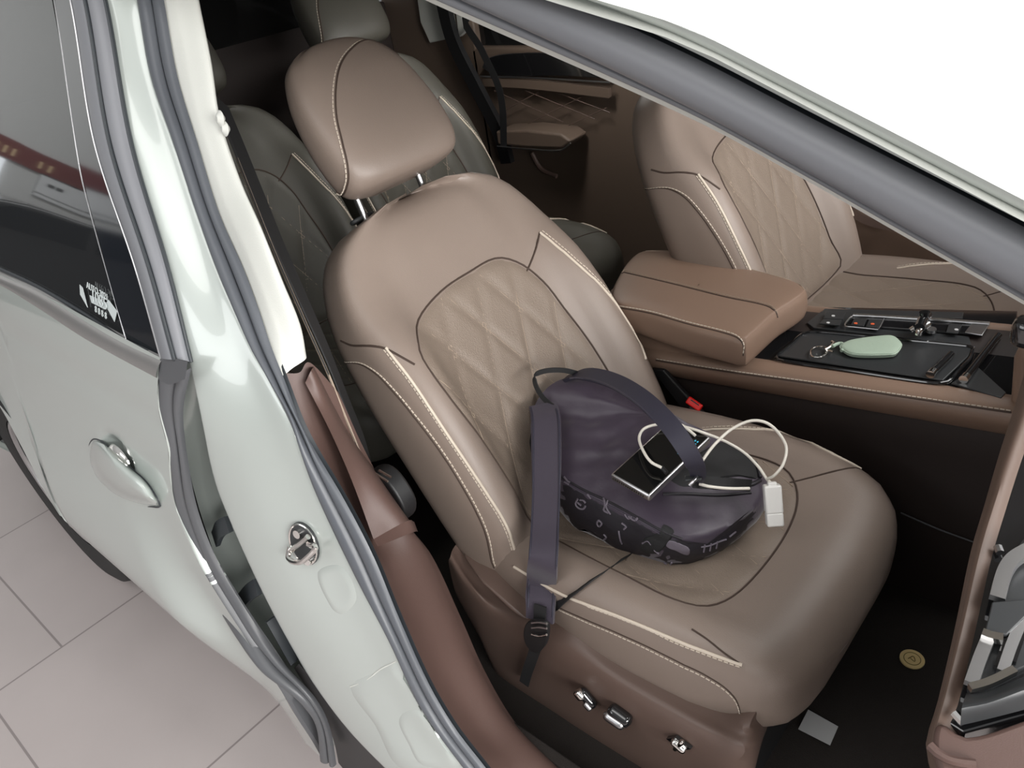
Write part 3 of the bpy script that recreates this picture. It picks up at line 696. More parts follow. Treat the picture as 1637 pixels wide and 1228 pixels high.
def headrest(fr, parent, m='leather'):
    st = [(.655, .075, .010, -.050), (.660, .108, .030, -.046), (.672, .126, .041, -.050), (.70, .135, .047, -.054), (.74, .138, .045, -.056), (.78, .137, .040, -.056), (.82, .132, .034, -.055), (.855, .122, .028, -.054), (.89, .104, .017, -.050), (.910, .080, .007, -.044), (.922, .05, -.004, -.036), (.926, .015, -.013, -.028)]
    lines = []
    for v, hw, f, k in st:
        half = [(0, f), (.45, f - .001), (.75, f - .006), (.93, f - .018), (1.0, f * .62 + k * .38), (1.0, k * .72 + f * .28), (.93, k + .012), (.70, k + .002), (.4, k), (0, k)]
        rg_ = half + [(-a, b) for a, b in half[-2:0:-1]]
        lines.append([fr.w(a * hw - .008, v, b) for a, b in rg_])
    cols = loft('headrest', lines, m, parent, nu=72, nv=44, closed=True, caps=True)
    return cols
def fpatch(name, o, fn, outline, m, parent, ofs=.001, rings=26, res=120, disp=None, ndir=None):
    # a panel that follows the surface of o inside an outline given in the seat's own coordinates
    P_ = cr([(a, b, 0) for a, b in outline], res, True); c = sum(P_, Vector()) / res; vs = []
    for r in range(rings + 1):
        s = 1 - r / rings * .998
        for p in P_:
            q = c.lerp(p, s); base, d = fn(q.x, q.y); h = GEO[o.name].ray_cast(base, -d)
            pt = h[0] if h[0] is not None else GEO[o.name].find_nearest(base)[0]
            e = ofs * min(1, (1 - s) * 14) - .0015 * (1 if r == 0 else 0)
            if disp: e += disp(q.x, q.y, (1 - s))
            vs.append(pt + d * e)
    return obj(name, vs, gridfaces(res, rings + 1, True), m, parent)
W2, V2 = .0465, .102
def lattice(y, v, y0=.0125, v0=.45):
    a = ((y - y0) / W2 + (v - v0) / V2) / 2; b = ((y - y0) / W2 - (v - v0) / V2) / 2
    da = abs(a - round(a)); db = abs(b - round(b)); return min(da, db)
def quilt_disp(y, v, e):
    d = lattice(y, v); return .004 * (1 - math.exp(-(d / .10) ** 2)) * min(1, e * 10)
QB = [(-.205, .352), (-.196, .385), (-.150, .425), (-.075, .448), (.0, .452), (.075, .448), (.118, .415), (.142, .36), (.150, .30), (.160, .21), (.165, .10), (.165, .02), (0, .01), (-.175, .02), (-.18, .10), (-.19, .2), (-.203, .29)]
QB = [(a * 1.05 if a < 0 else a, b) for a, b in QB]
QC = [(.02, -.16), (.15, -.19), (.28, -.205), (.36, -.208), (.405, -.19), (.430, -.13), (.438, -.02), (.428, .08), (.402, .145), (.36, .178), (.25, .180), (.12, .17), (.02, .155)]
def lat_lines(inside, y0, v0, r0=-9, r1=9):
    # polylines of the diamond quilting clipped to the panel; small jogs where lines cross
    out = []
    for fam in (1, -1):
        for k in range(-14, 15):
            seg = []
            for i in range(-400, 401):
                v = v0 + i * .004; y = y0 + fam * (v - v0) / V2 * W2 + 2 * k * W2
                if inside(y, v): seg.append((y, v))
                else:
                    if len(seg) > 4: out.append(seg)
                    seg = []
            if len(seg) > 4: out.append(seg)
    return out
def inpoly(poly):
    P_ = [(p.x, p.y) for p in cr([(a, b, 0) for a, b in poly], 60, True)]
    cx = sum(p[0] for p in P_) / 60; cy = sum(p[1] for p in P_) / 60; P_ = [(cx + (a - cx) * .98, cy + (b - cy) * .98) for a, b in P_]
    def f(x, y):
        c = False; j = len(P_) - 1
        for i in range(len(P_)):
            xi, yi = P_[i]; xj, yj = P_[j]
            if (yi > y) != (yj > y) and x < (xj - xi) * (y - yi) / (yj - yi) + xi: c = not c
            j = i
        return c
    return f
# seam lines measured once on the near seat's back and cushion, then reused on the other seats
FR_N = Frame((.05, 0, .60), 30)
SEAMS_B = dict(
    pipe_near=[(617, 556), (660, 612), (720, 702), (780, 792), (810, 842), (828, 895)],
    side_near=[(548, 578), (575, 582), (610, 606), (680, 690), (740, 780), (775, 850), (790, 908)],
    pipe_far=[(863, 372), (920, 420), (980, 480), (1022, 542), (1032, 575)],
    yoke_near=[(545, 545), (562, 552), (590, 553), (615, 557), (640, 570), (663, 583)],
    yoke_far=[(863, 372), (856, 400), (844, 430), (838, 438)],
)
SEAMS_C = dict(
    pipe_near=[(822, 906), (890, 946), (1000, 990), (1100, 1032), (1186, 1063)],
    side_near=[(893, 971), (1000, 1018), (1100, 1066), (1150, 1093), (1176, 1118), (1186, 1152)],
    pipe_far=[(1120, 688), (1200, 687), (1270, 695), (1330, 714), (1383, 742)],
    front_far=[(1383, 742), (1340, 752), (1290, 765), (1262, 772)],
    front_near=[(1106, 1006), (1130, 1022), (1160, 1046), (1186, 1063)],
)
BACK_LOC, CUSH_LOC = {}, {}
def make_seat(name, label, cat, off, deg, o_back, m='leather', near_seat=False, ws=1.0, group=None, head=True, full=True):
    off = Vector(off); root = empty(name, (off.x + .2, off.y, .27 if name != 'rear_seat' else .27), label, cat, group)
    fr = Frame(o_back, deg); bk = build_backrest(fr, root, m, ws); cu = build_cushion(off, root, m)
    if head:
        hr = headrest(fr, root, m)
        for y in (-.104, .044):
            p = tube('headrest_post', [fr.w(y, .58, -.060), fr.w(y, .70, -.030)], .0062, 'satin', hr, res=6, n=14, label='chrome post')
            vs, fs = disc(fr.w(y, .626, -.058) , fr.u, (0, 1, 0), .026, .008, 24, .014)
            c = obj('post_collar', vs, fs, 'satinblack', hr); bevel(c, .003)
    def bfn(y, v): return fr.w(y, v, .25), fr.n
    def cfn(x, y): return off + Vector((x, y, 1.0)), Vector((0, 0, 1))
    qm = 'quilt' if m == 'leather' else m
    q = fpatch('quilted_panel', bk, bfn, QB, qm, bk, .0015, disp=quilt_disp)
    q2 = fpatch('quilted_panel', cu, cfn, QC, qm, cu, .0015, disp=lambda x, y, e: .0035 * (1 - math.exp(-(lattice(y, x * 1.0, 0, .1) / .10) ** 2)) * min(1, e * 10))
    if near_seat:
        for k, l in SEAMS_B.items(): BACK_LOC[k] = [fr.l(cast(bk, a, b)[0]) for a, b in l]
        for k, l in SEAMS_C.items(): CUSH_LOC[k] = [cast(cu, a, b)[0] - off for a, b in l]
        BACK_LOC['hr'] = [fr.l(cast(hr, a, b)[0]) for a, b in [(662, 52), (620, 52), (585, 64), (560, 80), (544, 105), (537, 140), (538, 185), (548, 230), (556, 265), (557, 290), (548, 312), (530, 314)]]
    def onb(l, n=40, e=.0008):
        out = []
        for p in cr([fr.w(*q_) for q_ in l], n):
            h = GEO[bk.name].find_nearest(p); d = (h[0] + h[1] * e) if h[1].dot(h[0] - fr.w(0, fr.l(h[0])[1], -.06)) > 0 else h[0] - h[1] * e
            out.append(d)
        return out
    def onc(l, n=40, e=.0008):
        out = []
        for p in cr([Vector(q_) + off for q_ in l], n):
            h = GEO[cu.name].find_nearest(p); c0 = off + Vector((min(h[0].x - off.x, .4), 0, .55)); nn = h[1] if h[1].dot(h[0] - c0) > 0 else -h[1]
            out.append(h[0] + nn * e)
        return out
    def pipe(l, par, on, nm='piping'):
        p = on(l, 70, .0005); vs, fs = tubegeo(p, .0026, 8); obj(nm, vs, fs, 'stitch', par)
    def sideways(l, d, on_frame):
        return l
    pipe(BACK_LOC['pipe_near'], bk, onb); pipe(BACK_LOC['pipe_far'], bk, onb)
    stitches('stitching', onb([(a - .007, b, c) for a, b, c in BACK_LOC['pipe_near']], 60), 'stitch', bk)
    stitches('stitching', onb([(a + .007, b, c) for a, b, c in BACK_LOC['pipe_far']], 60), 'stitch', bk)
    for k in ('side_near',):
        vs, fs = tubegeo(onb(BACK_LOC[k], 60, 0), .0016, 6); obj('seam', vs, fs, 'seam', bk)
        stitches('stitching', onb([(a + .0, b, c + .006) for a, b, c in BACK_LOC[k]], 60), 'stitch', bk)
    for k in ('yoke_near', 'yoke_far'):
        vs, fs = tubegeo(onb(BACK_LOC[k], 30, 0), .0020, 6); obj('seam', vs, fs, 'seam', bk)
    qe = cr([(a, b, 0) for a, b in QB], 90, True)
    def hitb(y, v, e=0):
        h = GEO[bk.name].ray_cast(fr.w(y, v, .25), -fr.n); return h[0] + fr.n * e
    vs, fs = tubegeo([hitb(p.x, p.y, .0003) for p in qe], .0019, 6, True); obj('seam', vs, fs, 'seam', bk)
    def hitc(x, y, e=0):
        h = GEO[cu.name].ray_cast(off + Vector((x, y, 1)), Vector((0, 0, -1))); return h[0] + Vector((0, 0, e))
    qe = cr([(a, b, 0) for a, b in QC], 90, True)
    vs, fs = tubegeo([hitc(p.x, p.y, .0003) for p in qe], .0017, 6, True); obj('seam', vs, fs, 'seam', cu)
    ib = inpoly(QB); ic = inpoly(QC)
    parts = [tubegeo([hitb(y, v, .0012) for y, v in l[::3]], .0009, 5) for l in lat_lines(ib, .0125, .45)]
    # small squares where quilting lines meet
    for i in range(-4, 5):
        for j in range(0, 6):
            y = .0125 + W2 * (i * 2 + (j % 2)); v = .45 - V2 * j
            if j > 0 and ib(y - .012, v) and ib(y + .012, v):
                sq = [hitb(y + a, v + b, .0014) for a, b in ((-.010, 0), (0, .014), (.010, 0), (0, -.014))]
                parts.append(tubegeo(cr(sq, 16, True) if False else [sq[0], sq[0].lerp(sq[1], .5), sq[1], sq[1].lerp(sq[2], .5), sq[2], sq[2].lerp(sq[3], .5), sq[3], sq[3].lerp(sq[0], .5)], .0009, 5, True))
    vs, fs = join(parts); obj('quilting', vs, fs, 'stitch_b', bk)
    parts = [tubegeo([hitc(v, y, .0012) for y, v in l[::3]], .0009, 5) for l in lat_lines(lambda y, v: ic(v, y), 0, .1)]
    vs, fs = join(parts); obj('quilting', vs, fs, 'stitch_b', cu)
    pipe([tuple(p) for p in CUSH_LOC['pipe_near']], cu, onc); pipe([tuple(p) for p in CUSH_LOC['pipe_far']], cu, onc)
    stitches('stitching', onc([Vector(p) + Vector((0, -.007, 0)) for p in CUSH_LOC['pipe_near']], 60), 'stitch', cu)
    stitches('stitching', onc([Vector(p) + Vector((0, .007, 0)) for p in CUSH_LOC['pipe_far']], 60), 'stitch', cu)
    vs, fs = tubegeo(onc(CUSH_LOC['side_near'], 50, 0), .0014, 6); obj('seam', vs, fs, 'seam', cu)
    stitches('stitching', onc([Vector(p) + Vector((0, 0, -.005)) for p in CUSH_LOC['side_near']], 60), 'stitch', cu)
    for k in ('front_far', 'front_near'):
        vs, fs = tubegeo(onc(CUSH_LOC[k], 30, 0), .0016, 6); obj('seam', vs, fs, 'seam', cu)
    if head:
        hp = []
        for p in cr([fr.w(*q_) for q_ in BACK_LOC['hr']], 60): hp.append(GEO[hr.name].find_nearest(p)[0])
        vs, fs = tubegeo(hp, .0016, 6); obj('seam', vs, fs, 'seam', hr)
        stitches('stitching', [p + Vector((-.002, -.004, .001)) for p in hp], 'stitch', hr, r=.0012)
    root['_f'] = 0
    del root['_f']
    return root, bk, cu, (hr if head else None), fr
seat, sbk, scu, shr, sfr = make_seat('front_seat', 'brown leather front seat nearest the camera, a backpack lying on its cushion', 'car seat', (0, 0, 0), 30, (.05, 0, .60), near_seat=True)
dseat, dbk, dcu, dhr, dfr = make_seat('front_seat', 'brown leather front seat beyond the centre armrest, partly hidden by the roof rail', 'car seat', (.10, .77, .03), 24, (.15, .77, .63))
r1, rb1, rc1, rh1, rf1 = make_seat('rear_seat', 'dark quilted rear seat seen left of the near headrest', 'car seat', (-1.02, .10, .02), 22, (-.96, .10, .62), m='greyleather')
r2, rb2, rc2, rh2, rf2 = make_seat('rear_seat', 'rear seat directly behind the near headrest, its pale bolster beside the far door', 'car seat', (-1.02, .68, .02), 22, (-.96, .68, .62), m='greyleather')

# lower cover of the near seat with its switches
vA = [at(a, b, 'y', -.268) for a, b in [(728, 872), (760, 925), (800, 958), (894, 998), (979, 1057), (1067, 1108), (1150, 1152), (1195, 1162)]] + [Vector((.51, -.20, .50))]
vB = [at(a, b, 'y', -.292) for a, b in [(720, 890), (745, 930), (800, 990), (880, 1035), (960, 1085), (1050, 1135), (1140, 1180), (1195, 1200)]] + [Vector((.52, -.20, .46))]
vC = [at(a, b, 'y', -.288) for a, b in [(718, 905), (746, 962), (785, 1030), (870, 1085), (930, 1130), (1010, 1165), (1100, 1208), (1190, 1255)]] + [Vector((.51, -.20, .40))]
vD = [at(a, b, 'y', -.270) for a, b in [(735, 960), (774, 1030), (821, 1124), (900, 1178), (960, 1220), (1040, 1262), (1120, 1300), (1180, 1340)]] + [Vector((.49, -.20, .32))]
val = loft('side_cover', [[p + Vector((0, .06, .01)) for p in vA], vA, vB, vC, vD, [p + Vector((0, .05, -.02)) for p in vD]], 'valance', seat, nu=60, nv=30, label='brown plastic cover on the near side')
hv = [at(a, b, 'y', y) for a, b, y in [(735, 885, -.275), (770, 935, -.30), (842, 998, -.30), (800, 960, -.29)]]
prism('hinge_cover', hv, (0, .05, 0), 'valance', seat, bv=.008)
prism('seat_frame', [(-.02, -.22, .27), (.50, -.22, .27), (.52, -.22, .48), (-.04, -.22, .50)], (0, .44, 0), 'black', seat)
def sw(name, a, b, a2, b2, r, m, lift=.010, ry=None):
    p, n_ = cast(val, a, b, lift); q_, n2 = cast(val, a2, b2, lift)
    pts = [p.lerp(q_, t) for t in (0, .5, 1)]; n = 9; pl2 = cr(pts, 14)
    vs, fs = tubegeo(pl2, lambda t: r * math.sqrt(max(.05, 1 - abs(2 * t - 1) ** 6)), 14); return obj(name, vs, fs, m, val)
sw('seat_switch', 932, 1094, 957, 1124, .0095, 'piano'); sw('seat_switch_cap', 930, 1092, 941, 1106, .0085, 'chrome', .016)
sw('seat_switch_cap', 944, 1110, 955, 1122, .006, 'satin', .018)
sw('seat_switch', 978, 1124, 1014, 1150, .013, 'piano', .009); sw('seat_switch_cap', 976, 1126, 1009, 1148, .009, 'satin', .019)
p, n_ = cast(val, 1088, 1184, .001); vs, fs = disc(p, n_, (1, 0, .3), .023, .006, 4, .015); obj('lumbar_switch', vs, fs, 'piano', val, smooth=False)
sw('lumbar_pad', 1078, 1175, 1100, 1196, .007, 'chrome', .008); sw('lumbar_pad', 1096, 1178, 1082, 1192, .005, 'chrome', .008)

# ------------------------------------------------------------------ centre console
con = empty('center_console', (.3, .41, .27), 'brown and black centre console with armrest between the two front seats', 'console')
cz = lambda x: .715 + .12 * x
body = []
for x in (-.10, .05, .2, .4, .6, .72):
    body.append([Vector((x, .345, .27)), Vector((x, .325, .45)), Vector((x, .315, cz(x) - .11)), Vector((x, .312, cz(x) - .10)), Vector((x, .316, cz(x) - .06)), Vector((x, .322, cz(x) - .02)), Vector((x, .322, cz(x) - .02)), Vector((x, .57, cz(x) - .02)), Vector((x, .57, .27))])
loft('console_body', body, 'lowdark', con, nu=40, label='black lower body')
bandl = []
for dy, dz in ((.335, -.004), (.315, .002), (.300, .001), (.288, -.004), (.281, -.014), (.281, -.028), (.290, -.045), (.304, -.062), (.320, -.072)):
    bandl.append([Vector((x, dy, cz(x) + dz)) for x in (-.08, 0, .1, .2, .3, .4, .5, .6, .68, .74)])
band = loft('side_band', bandl, 'console', con, nu=40, nv=26, label='brown leather side band')
bl = castline(band, [(1050, 574), (1150, 590), (1330, 615), (1480, 637), (1618, 657)], .0006, 50)
stitches('stitching', bl, 'stitch', band, r=.0010)
vs, fs = tubegeo([p + Vector((0, -.004, -.001)) for p in bl], .0014, 6); obj('seam', vs, fs, 'seam', band)
bandf = [[Vector((x, dy, cz(x) + dz)) for x in (-.08, .1, .3, .5, .74)] for dy, dz in ((.535, -.004), (.548, .003), (.562, .001), (.572, -.02), (.565, -.07))]
loft('side_band', bandf, 'console', con, nu=30, nv=14)
tube('lower_piping', [at(a, b, 'y', .318) for a, b in [(1440, 820), (1500, 846), (1560, 868)]], .0016, 'rubber', con)
# black panel
PZ = lambda a, b, d=0: pln(a, b, .715 + d, .12)
prism('panel', [PZ(1252, 489, -.002), PZ(1627, 497, -.002), PZ(1622, 642, -.002), PZ(1180, 575, -.002)], (0, 0, -.03), 'piano', con, bv=.002, label='gloss black top panel')
tray = [PZ(1287, 533, -.001), PZ(1554, 558, -.001), PZ(1548, 572, -.001), PZ(1507, 611, -.001), PZ(1241, 571, -.001)]
prism('tray_mat', tray, (0, 0, .004), 'satinblack', con, bv=.0015, label='matt grey storage tray')
tc_ = [PZ(1290, 529, .004), PZ(1556, 554, .004), PZ(1552, 572, .004), PZ(1510, 615, .004), PZ(1236, 575, .004)]
tl = []
for a, b in zip(tc_, tc_[1:] + tc_[:1]): tl += [a.lerp(b, .08), a.lerp(b, .5), a.lerp(b, .92)]
tube('tray_rim', tl, .003, 'piano', con, res=80, closed=True)
prism('inner_plate', [PZ(1520, 615, .001), PZ(1562, 588, .001), PZ(1608, 630, .001), PZ(1600, 638, .001)], (0, 0, .003), 'satinblack', con, bv=.001)
prism('rear_plate', [PZ(1318, 496, .001), PZ(1540, 502, .001), PZ(1538, 512, .001), PZ(1310, 506, .001)], (0, 0, .004), 'satinblack', con, bv=.001)
prism('front_bezel', [PZ(1300, 528, .0), PZ(1290, 520, .0), PZ(1312, 502, .0), PZ(1362, 502, .0), PZ(1356, 524, 0), PZ(1548, 542, 0), PZ(1552, 556, 0)], (0, 0, .006), 'satinblack', con, bv=.001)
fr4 = [(1366, 504), (1470, 508), (1582, 517), (1571, 538), (1470, 533), (1352, 522)]
prism('switch_bar', [PZ(a, b, .006) for a, b in [(1352, 522), (1366, 504), (1582, 517), (1571, 538)]], (0, 0, .005), 'piano', con, bv=.001)
tube('bar_chrome', [PZ(a, b, .013) for a, b in [(1364, 504), (1420, 507), (1500, 512), (1582, 518)]], .0042, 'satin', con, res=30, n=10, label='satin silver bar')
tube('bar_chrome', [PZ(a, b, .012) for a, b in [(1364, 505), (1357, 510), (1351, 521), (1366, 523), (1404, 527)]], .0016, 'satin', con, res=30)
tube('bar_chrome', [PZ(a, b, .012) for a, b in [(1413, 510), (1404, 527)]], .0014, 'satin', con, res=6)
prism('bar_end', [PZ(a, b, .011) for a, b in [(1553, 519), (1582, 519), (1570, 538), (1542, 533)]], (0, 0, .003), 'satin', con, bv=.001)
def button(pts, sym, colr):
    o = prism('button', [PZ(a, b, .012) for a, b in pts], (0, 0, .003), 'satinblack', con, bv=.0008)
    vs, fs = disc(PZ(*sym, .0155), (0, 0, 1), (1, 0, 0), .0035, .0004, 10); obj('button_symbol', vs, fs, colr, o)
button([(1366, 510), (1386, 511), (1381, 523), (1360, 521)], (1368, 517), 'orange')
button([(1390, 512), (1410, 513), (1403, 526), (1384, 524)], (1395, 518), 'orange')
button([(1517, 519), (1538, 521), (1531, 535), (1512, 533)], (1529, 527), 'grey')
button([(1320, 500), (1352, 501), (1347, 512), (1316, 511)], (1332, 505), 'grey')
button([(1316, 512), (1346, 513), (1342, 522), (1310, 519)], (1324, 516), 'grey')
# gear knob
gp = PZ(1476, 530, .01); gk = tube('gear_stem', [gp, gp + Vector((0, 0, .02)), gp + Vector((-.004, 0, .04))], .008, 'piano', con, res=12, n=16)
tube('gear_knob', [PZ(1482, 503, .036), PZ(1474, 514, .036), PZ(1470, 524, .034)], .009, 'piano', con, res=12, n=14)
tube('gear_knob_trim', [PZ(1484, 518, .03), PZ(1470, 528, .028), PZ(1468, 535, .02)], .006, 'chrome', con, res=10, n=12)
tube('gear_knob_trim', [PZ(1456, 528, .02), PZ(1462, 524, .024)], .005, 'chrome', con, res=8, n=10)
vs, fs = disc(PZ(1488, 530, .012), (0, 0, 1), (1, 0, 0), .009, .006, 20); obj('gear_button', vs, fs, 'satin', con)
for (a, b, c, d) in ((1490, 596, 1521, 566), (1543, 604, 1596, 536)):
    r_ = tube('slide_rail', [PZ(a, b, .010), PZ(c, d, .010)], .006, 'piano', con, res=6, n=12)
    tube('rail_end', [PZ(a - 3, b + 3, .011), PZ(a + 2, b - 3, .011)], .0072, 'chrome', r_, res=5, n=12)
# armrest lid
az = .82
aO = [pln(a, b, az) for a, b in [(1029, 401), (1100, 402), (1200, 428), (1270, 448), (1291, 462), (1282, 475), (1246, 499), (1205, 535), (1191, 545), (1170, 541), (1100, 523), (1020, 497), (985, 487), (975, 470), (991, 433), (1010, 410)]]
ar = cr(aO, 96, True); cA = sum(ar, Vector()) / 96
def ring_(s, dz, dy=0): return [cA + (p - cA) * s + Vector((0, dy, dz)) for p in ar]
def inset(d, dz):
    out = []
    for i, p in enumerate(ar):
        t = (ar[(i + 1) % 96] - ar[i - 1]).normalized(); n_ = Vector((t.y, -t.x, 0))
        if n_.dot(cA - p) < 0: n_ = -n_
        out.append(p + n_ * d + Vector((0, 0, dz)))
    return out
lid = loft('armrest_lid', [inset(.012, -.062), inset(.003, -.056), inset(-.001, -.04), inset(0, -.015), inset(.004, -.003), inset(.012, .003), [p.lerp(cA, .25) + Vector((0, 0, .007)) for p in ar], [p.lerp(cA, .6) + Vector((0, 0, .008)) for p in ar], [p.lerp(cA, .99) + Vector((0, 0, .008)) for p in ar]], 'console', con, nu=96, closed=True, nv=50, label='padded brown armrest lid')
for q_ in ([(991, 434), (1080, 455), (1160, 475), (1225, 489), (1240, 499), (1243, 508)],):
    vs, fs = tubegeo(castline(lid, q_, 0, 40), .0018, 6); obj('seam', vs, fs, 'seam', lid)
    stitches('stitching', castline(lid, [(a, b - 3) for a, b in q_], .0006, 40), 'stitch_b', lid)
q_ = [(990, 489), (1040, 498), (1100, 515), (1160, 530), (1180, 538), (1189, 550), (1188, 566)]
stitches('stitching', castline(lid, q_, .0006, 40), 'stitch', lid); vs, fs = tubegeo(castline(lid, [(a, b + 3) for a, b in q_], 0, 40), .0013, 6); obj('seam', vs, fs, 'seam', lid)
q_ = [(1032, 401), (1100, 404), (1200, 431), (1268, 450), (1288, 462)]
tube('piping', castline(lid, q_, .0, 40), .0014, 'stitch_b', lid)
rbox('armrest_base', (.04, .395, .735), (.36, .19, .12), 'console', con, bv=.015)
# centre stack
cs = [at(a, b, 'y', .30) for a, b in [(1618, 575), (1628, 555), (1700, 555), (1700, 700), (1612, 660)]]
prism('stack_cheek', cs, (0, .30, 0), 'console', con, bv=.012, label='brown cheek of the centre stack')

# ------------------------------------------------------------------ dashboard
dz_ = lambda y: 1.02 + .2 * y
dash = empty('dashboard', (1.0, .41, .8), 'brown lower dashboard with gloss black band and chrome air vent at the right edge', 'dashboard')
def dp(a, b, d=0): return pln(a, b, 1.02 + d, 0, .2)
lip = [dp(1668, 460), dp(1650, 560), dp(1628, 640), dp(1602, 721), dp(1579, 800), dp(1556, 879), dp(1530, 1004), dp(1503, 1120), dp(1484, 1190), dp(1496, 1240), dp(1500, 1300)]
l2 = [dp(1690, 460, .01), dp(1672, 560, .01), dp(1650, 640, .01), dp(1620, 721, .01), dp(1594, 800, .01), dp(1570, 879, .01), dp(1541, 1004, .01), dp(1512, 1120, .01), dp(1496, 1185, .006), dp(1512, 1240, .004), dp(1520, 1300, .004)]
low = [p + Vector((.02, 0, -.05)) for p in lip]; low2 = [p + Vector((.10, 0, -.30)) for p in lip]
loft('lower_lip', [low2, low, [p + Vector((.0, 0, -.010)) for p in lip], lip, l2, [p + Vector((.02, 0, -.015)) for p in l2]], 'lip_leather', dash, nu=50, nv=24, label='thin brown leather lip')
DP = lambda pts, d: [dp(a, b, d) for a, b in pts]
# gloss black face
face = [(1672, 560), (1640, 660), (1614, 740), (1588, 820), (1563, 900), (1538, 1010), (1510, 1120), (1506, 1150), (1540, 1172), (1640, 1144), (1760, 1110), (1760, 560)]
prism('black_band', DP(face, .004), (0, 0, -.02), 'piano', dash, bv=.002, label='gloss black band')
# brown outer end below the vent
end = [(1500, 1148), (1540, 1174), (1640, 1146), (1760, 1110), (1760, 1330), (1510, 1330), (1500, 1240), (1488, 1192)]
prism('outer_end', cr(DP(end, .012), 60, True), (.02, 0, -.05), 'brown', dash, bv=.006, label='brown outer end')
tube('end_highlight', DP([(1486, 1192), (1500, 1205), (1522, 1216), (1560, 1222)], .014), .004, 'brown', dash)
# air vent
vent = prism('air_vent', DP([(1555, 1110), (1547, 1095), (1578, 1000), (1603, 905), (1637, 860), (1700, 830), (1760, 900), (1760, 1030), (1637, 1068)], .012), (0, 0, -.012), 'satinblack', dash, bv=.002, label='air vent of the dashboard')
def bar(pts, w_, d, m, nm='vent_trim', th=.004, par=None):
    ribbon(nm, DP(pts, d), (0, 1, .2) if abs(pts[0][0] - pts[-1][0]) > abs(pts[0][1] - pts[-1][1]) else (1, 0, 0), w_, m, par or vent, th=th, res=24)
bar([(1594, 958), (1606, 915), (1622, 893), (1660, 872)], .013, .022, 'satin')
bar([(1570, 1013), (1583, 1018), (1603, 1022)], .007, .026, 'chrome', 'vent_tab')
bar([(1552, 1095), (1566, 1055), (1580, 1020)], .011, .020, 'satin')
bar([(1550, 1101), (1580, 1092), (1622, 1072)], .006, .022, 'chrome')
bar([(1602, 1076), (1618, 1030), (1650, 955)], .009, .020, 'satin')
for k in range(3):
    bar([(1592 + 14 * k, 1068 - 4 * k), (1606 + 14 * k, 1030 - 5 * k), (1622 + 14 * k, 990 - 8 * k)], .004, .018, 'piano', 'vent_vane', .003)
prism('vent_vane', DP([(1574, 1012), (1586, 962), (1640, 958), (1680, 960), (1640, 985), (1610, 1014)], .026), (0, 0, -.004), 'satinblack', vent, bv=.001)
loft('vent_hood', [DP([(1545, 1108), (1580, 1104), (1640, 1080), (1720, 1050)], .014), DP([(1538, 1130), (1580, 1122), (1640, 1100), (1720, 1075)], .034), DP([(1535, 1160), (1570, 1152), (1640, 1134), (1720, 1110)], .016)], 'satinblack', dash, nu=30, nv=12)
tube('glint_dot', DP([(1526, 1140), (1533, 1148), (1541, 1156)], .014), .004, 'chrome', dash, res=10)  # bright metal tube standing in for a highlight on the band
tube('glint_dot', DP([(1595, 874), (1599, 884)], .010), .004, 'satin', dash, res=8)  # second small tube drawn as a highlight
loft('lower_panel', [[Vector((.78, y, dz_(y) - .06)) for y in (-.40, 0, .3)], [Vector((.92, y, .62)) for y in (-.40, 0, .3)], [Vector((1.15, y, .42)) for y in (-.40, 0, .3)]], 'fabric_floor', dash, nu=10, nv=12)
top_ = [[Vector((x, y, z + .2 * y)) for y in (-.46, -.2, .1, .5, .9, 1.2)] for x, z in ((.88, 1.03), (.98, 1.07), (1.2, 1.06))]
loft('top_cover', top_, 'black', dash, nu=20, nv=10)
rbox('knob', dp(1640, 530, .02), (.03, .03, .04), 'piano', dash, bv=.012)

# ------------------------------------------------------------------ seat belts
belt = empty('seat_belt', (-.1, -.36, .7), 'black seat belt hanging down inside the near door pillar', 'seat belt')
bp = [at(a, b, 'y', y) for a, b, y in [(345, 170, -.22), (372, 235, -.25), (398, 300, -.28), (436, 395, -.32), (482, 500, -.35), (522, 590, -.365), (552, 665, -.365), (580, 735, -.37), (592, 775, -.375)]]
ribbon('webbing', bp, (.75, -.4, 0), .036, 'webbing', belt, th=.0012, res=60)
ed1 = [p + Vector((.014, -.008, 0)) for p in cr(bp, 40)]
tube('belt_edge', ed1[6:38], .0022, 'stitch_b', belt, res=60, label='pale folded edge of the webbing')
ribbon('webbing', [p + Vector((-.035, .03, 0)) for p in bp], (.7, -.6, 0), .05, 'webbing', belt, th=.001, res=50)
an = at(605, 790, 'y', -.385)
prism('anchor_cover', cr([at(a, b, 'y', -.375) for a, b in [(580, 765), (600, 757), (622, 775), (645, 815), (640, 838), (615, 826), (592, 800)]], 30, True), (0, .03, 0), 'black', belt, bv=.004)
for q_ in ([(600, 757), (620, 770)], [(606, 752), (625, 763)]):
    tube('anchor_pin', [at(a, b, 'y', -.378) for a, b in q_], .0018, 'chrome', belt, res=6)
ribbon('webbing', [at(a, b, 'y', y) for a, b, y in [(640, 825, -.37), (672, 880, -.35), (705, 950, -.34), (735, 1010, -.33), (765, 1060, -.33)]], (.8, -.5, .1), .035, 'webbing', belt, th=.0012)
for a, b in ((708, 985), (728, 1020), (752, 1045)):
    tube('seat_rail_bolt', [at(a, b, 'y', -.32), at(a + 8, b + 12, 'y', -.32)], .004, 'satin', seat, res=6)
buck = empty('belt_buckle', at(1105, 645, 'y', .27), 'red release button of the belt buckle beside the console', 'belt buckle')
bx = (at(1126, 655, 'y', .268) - at(1096, 634, 'y', .268)).normalized(); bz = Vector((0, -.75, .66)); bz = (bz - bx * bz.dot(bx)).normalized(); by = bz.cross(bx)
bc = at(1110, 646, 'y', .262)
rbox('buckle_button', bc, (.034, .016, .010), 'red', buck, (bx, by, bz), bv=.003)
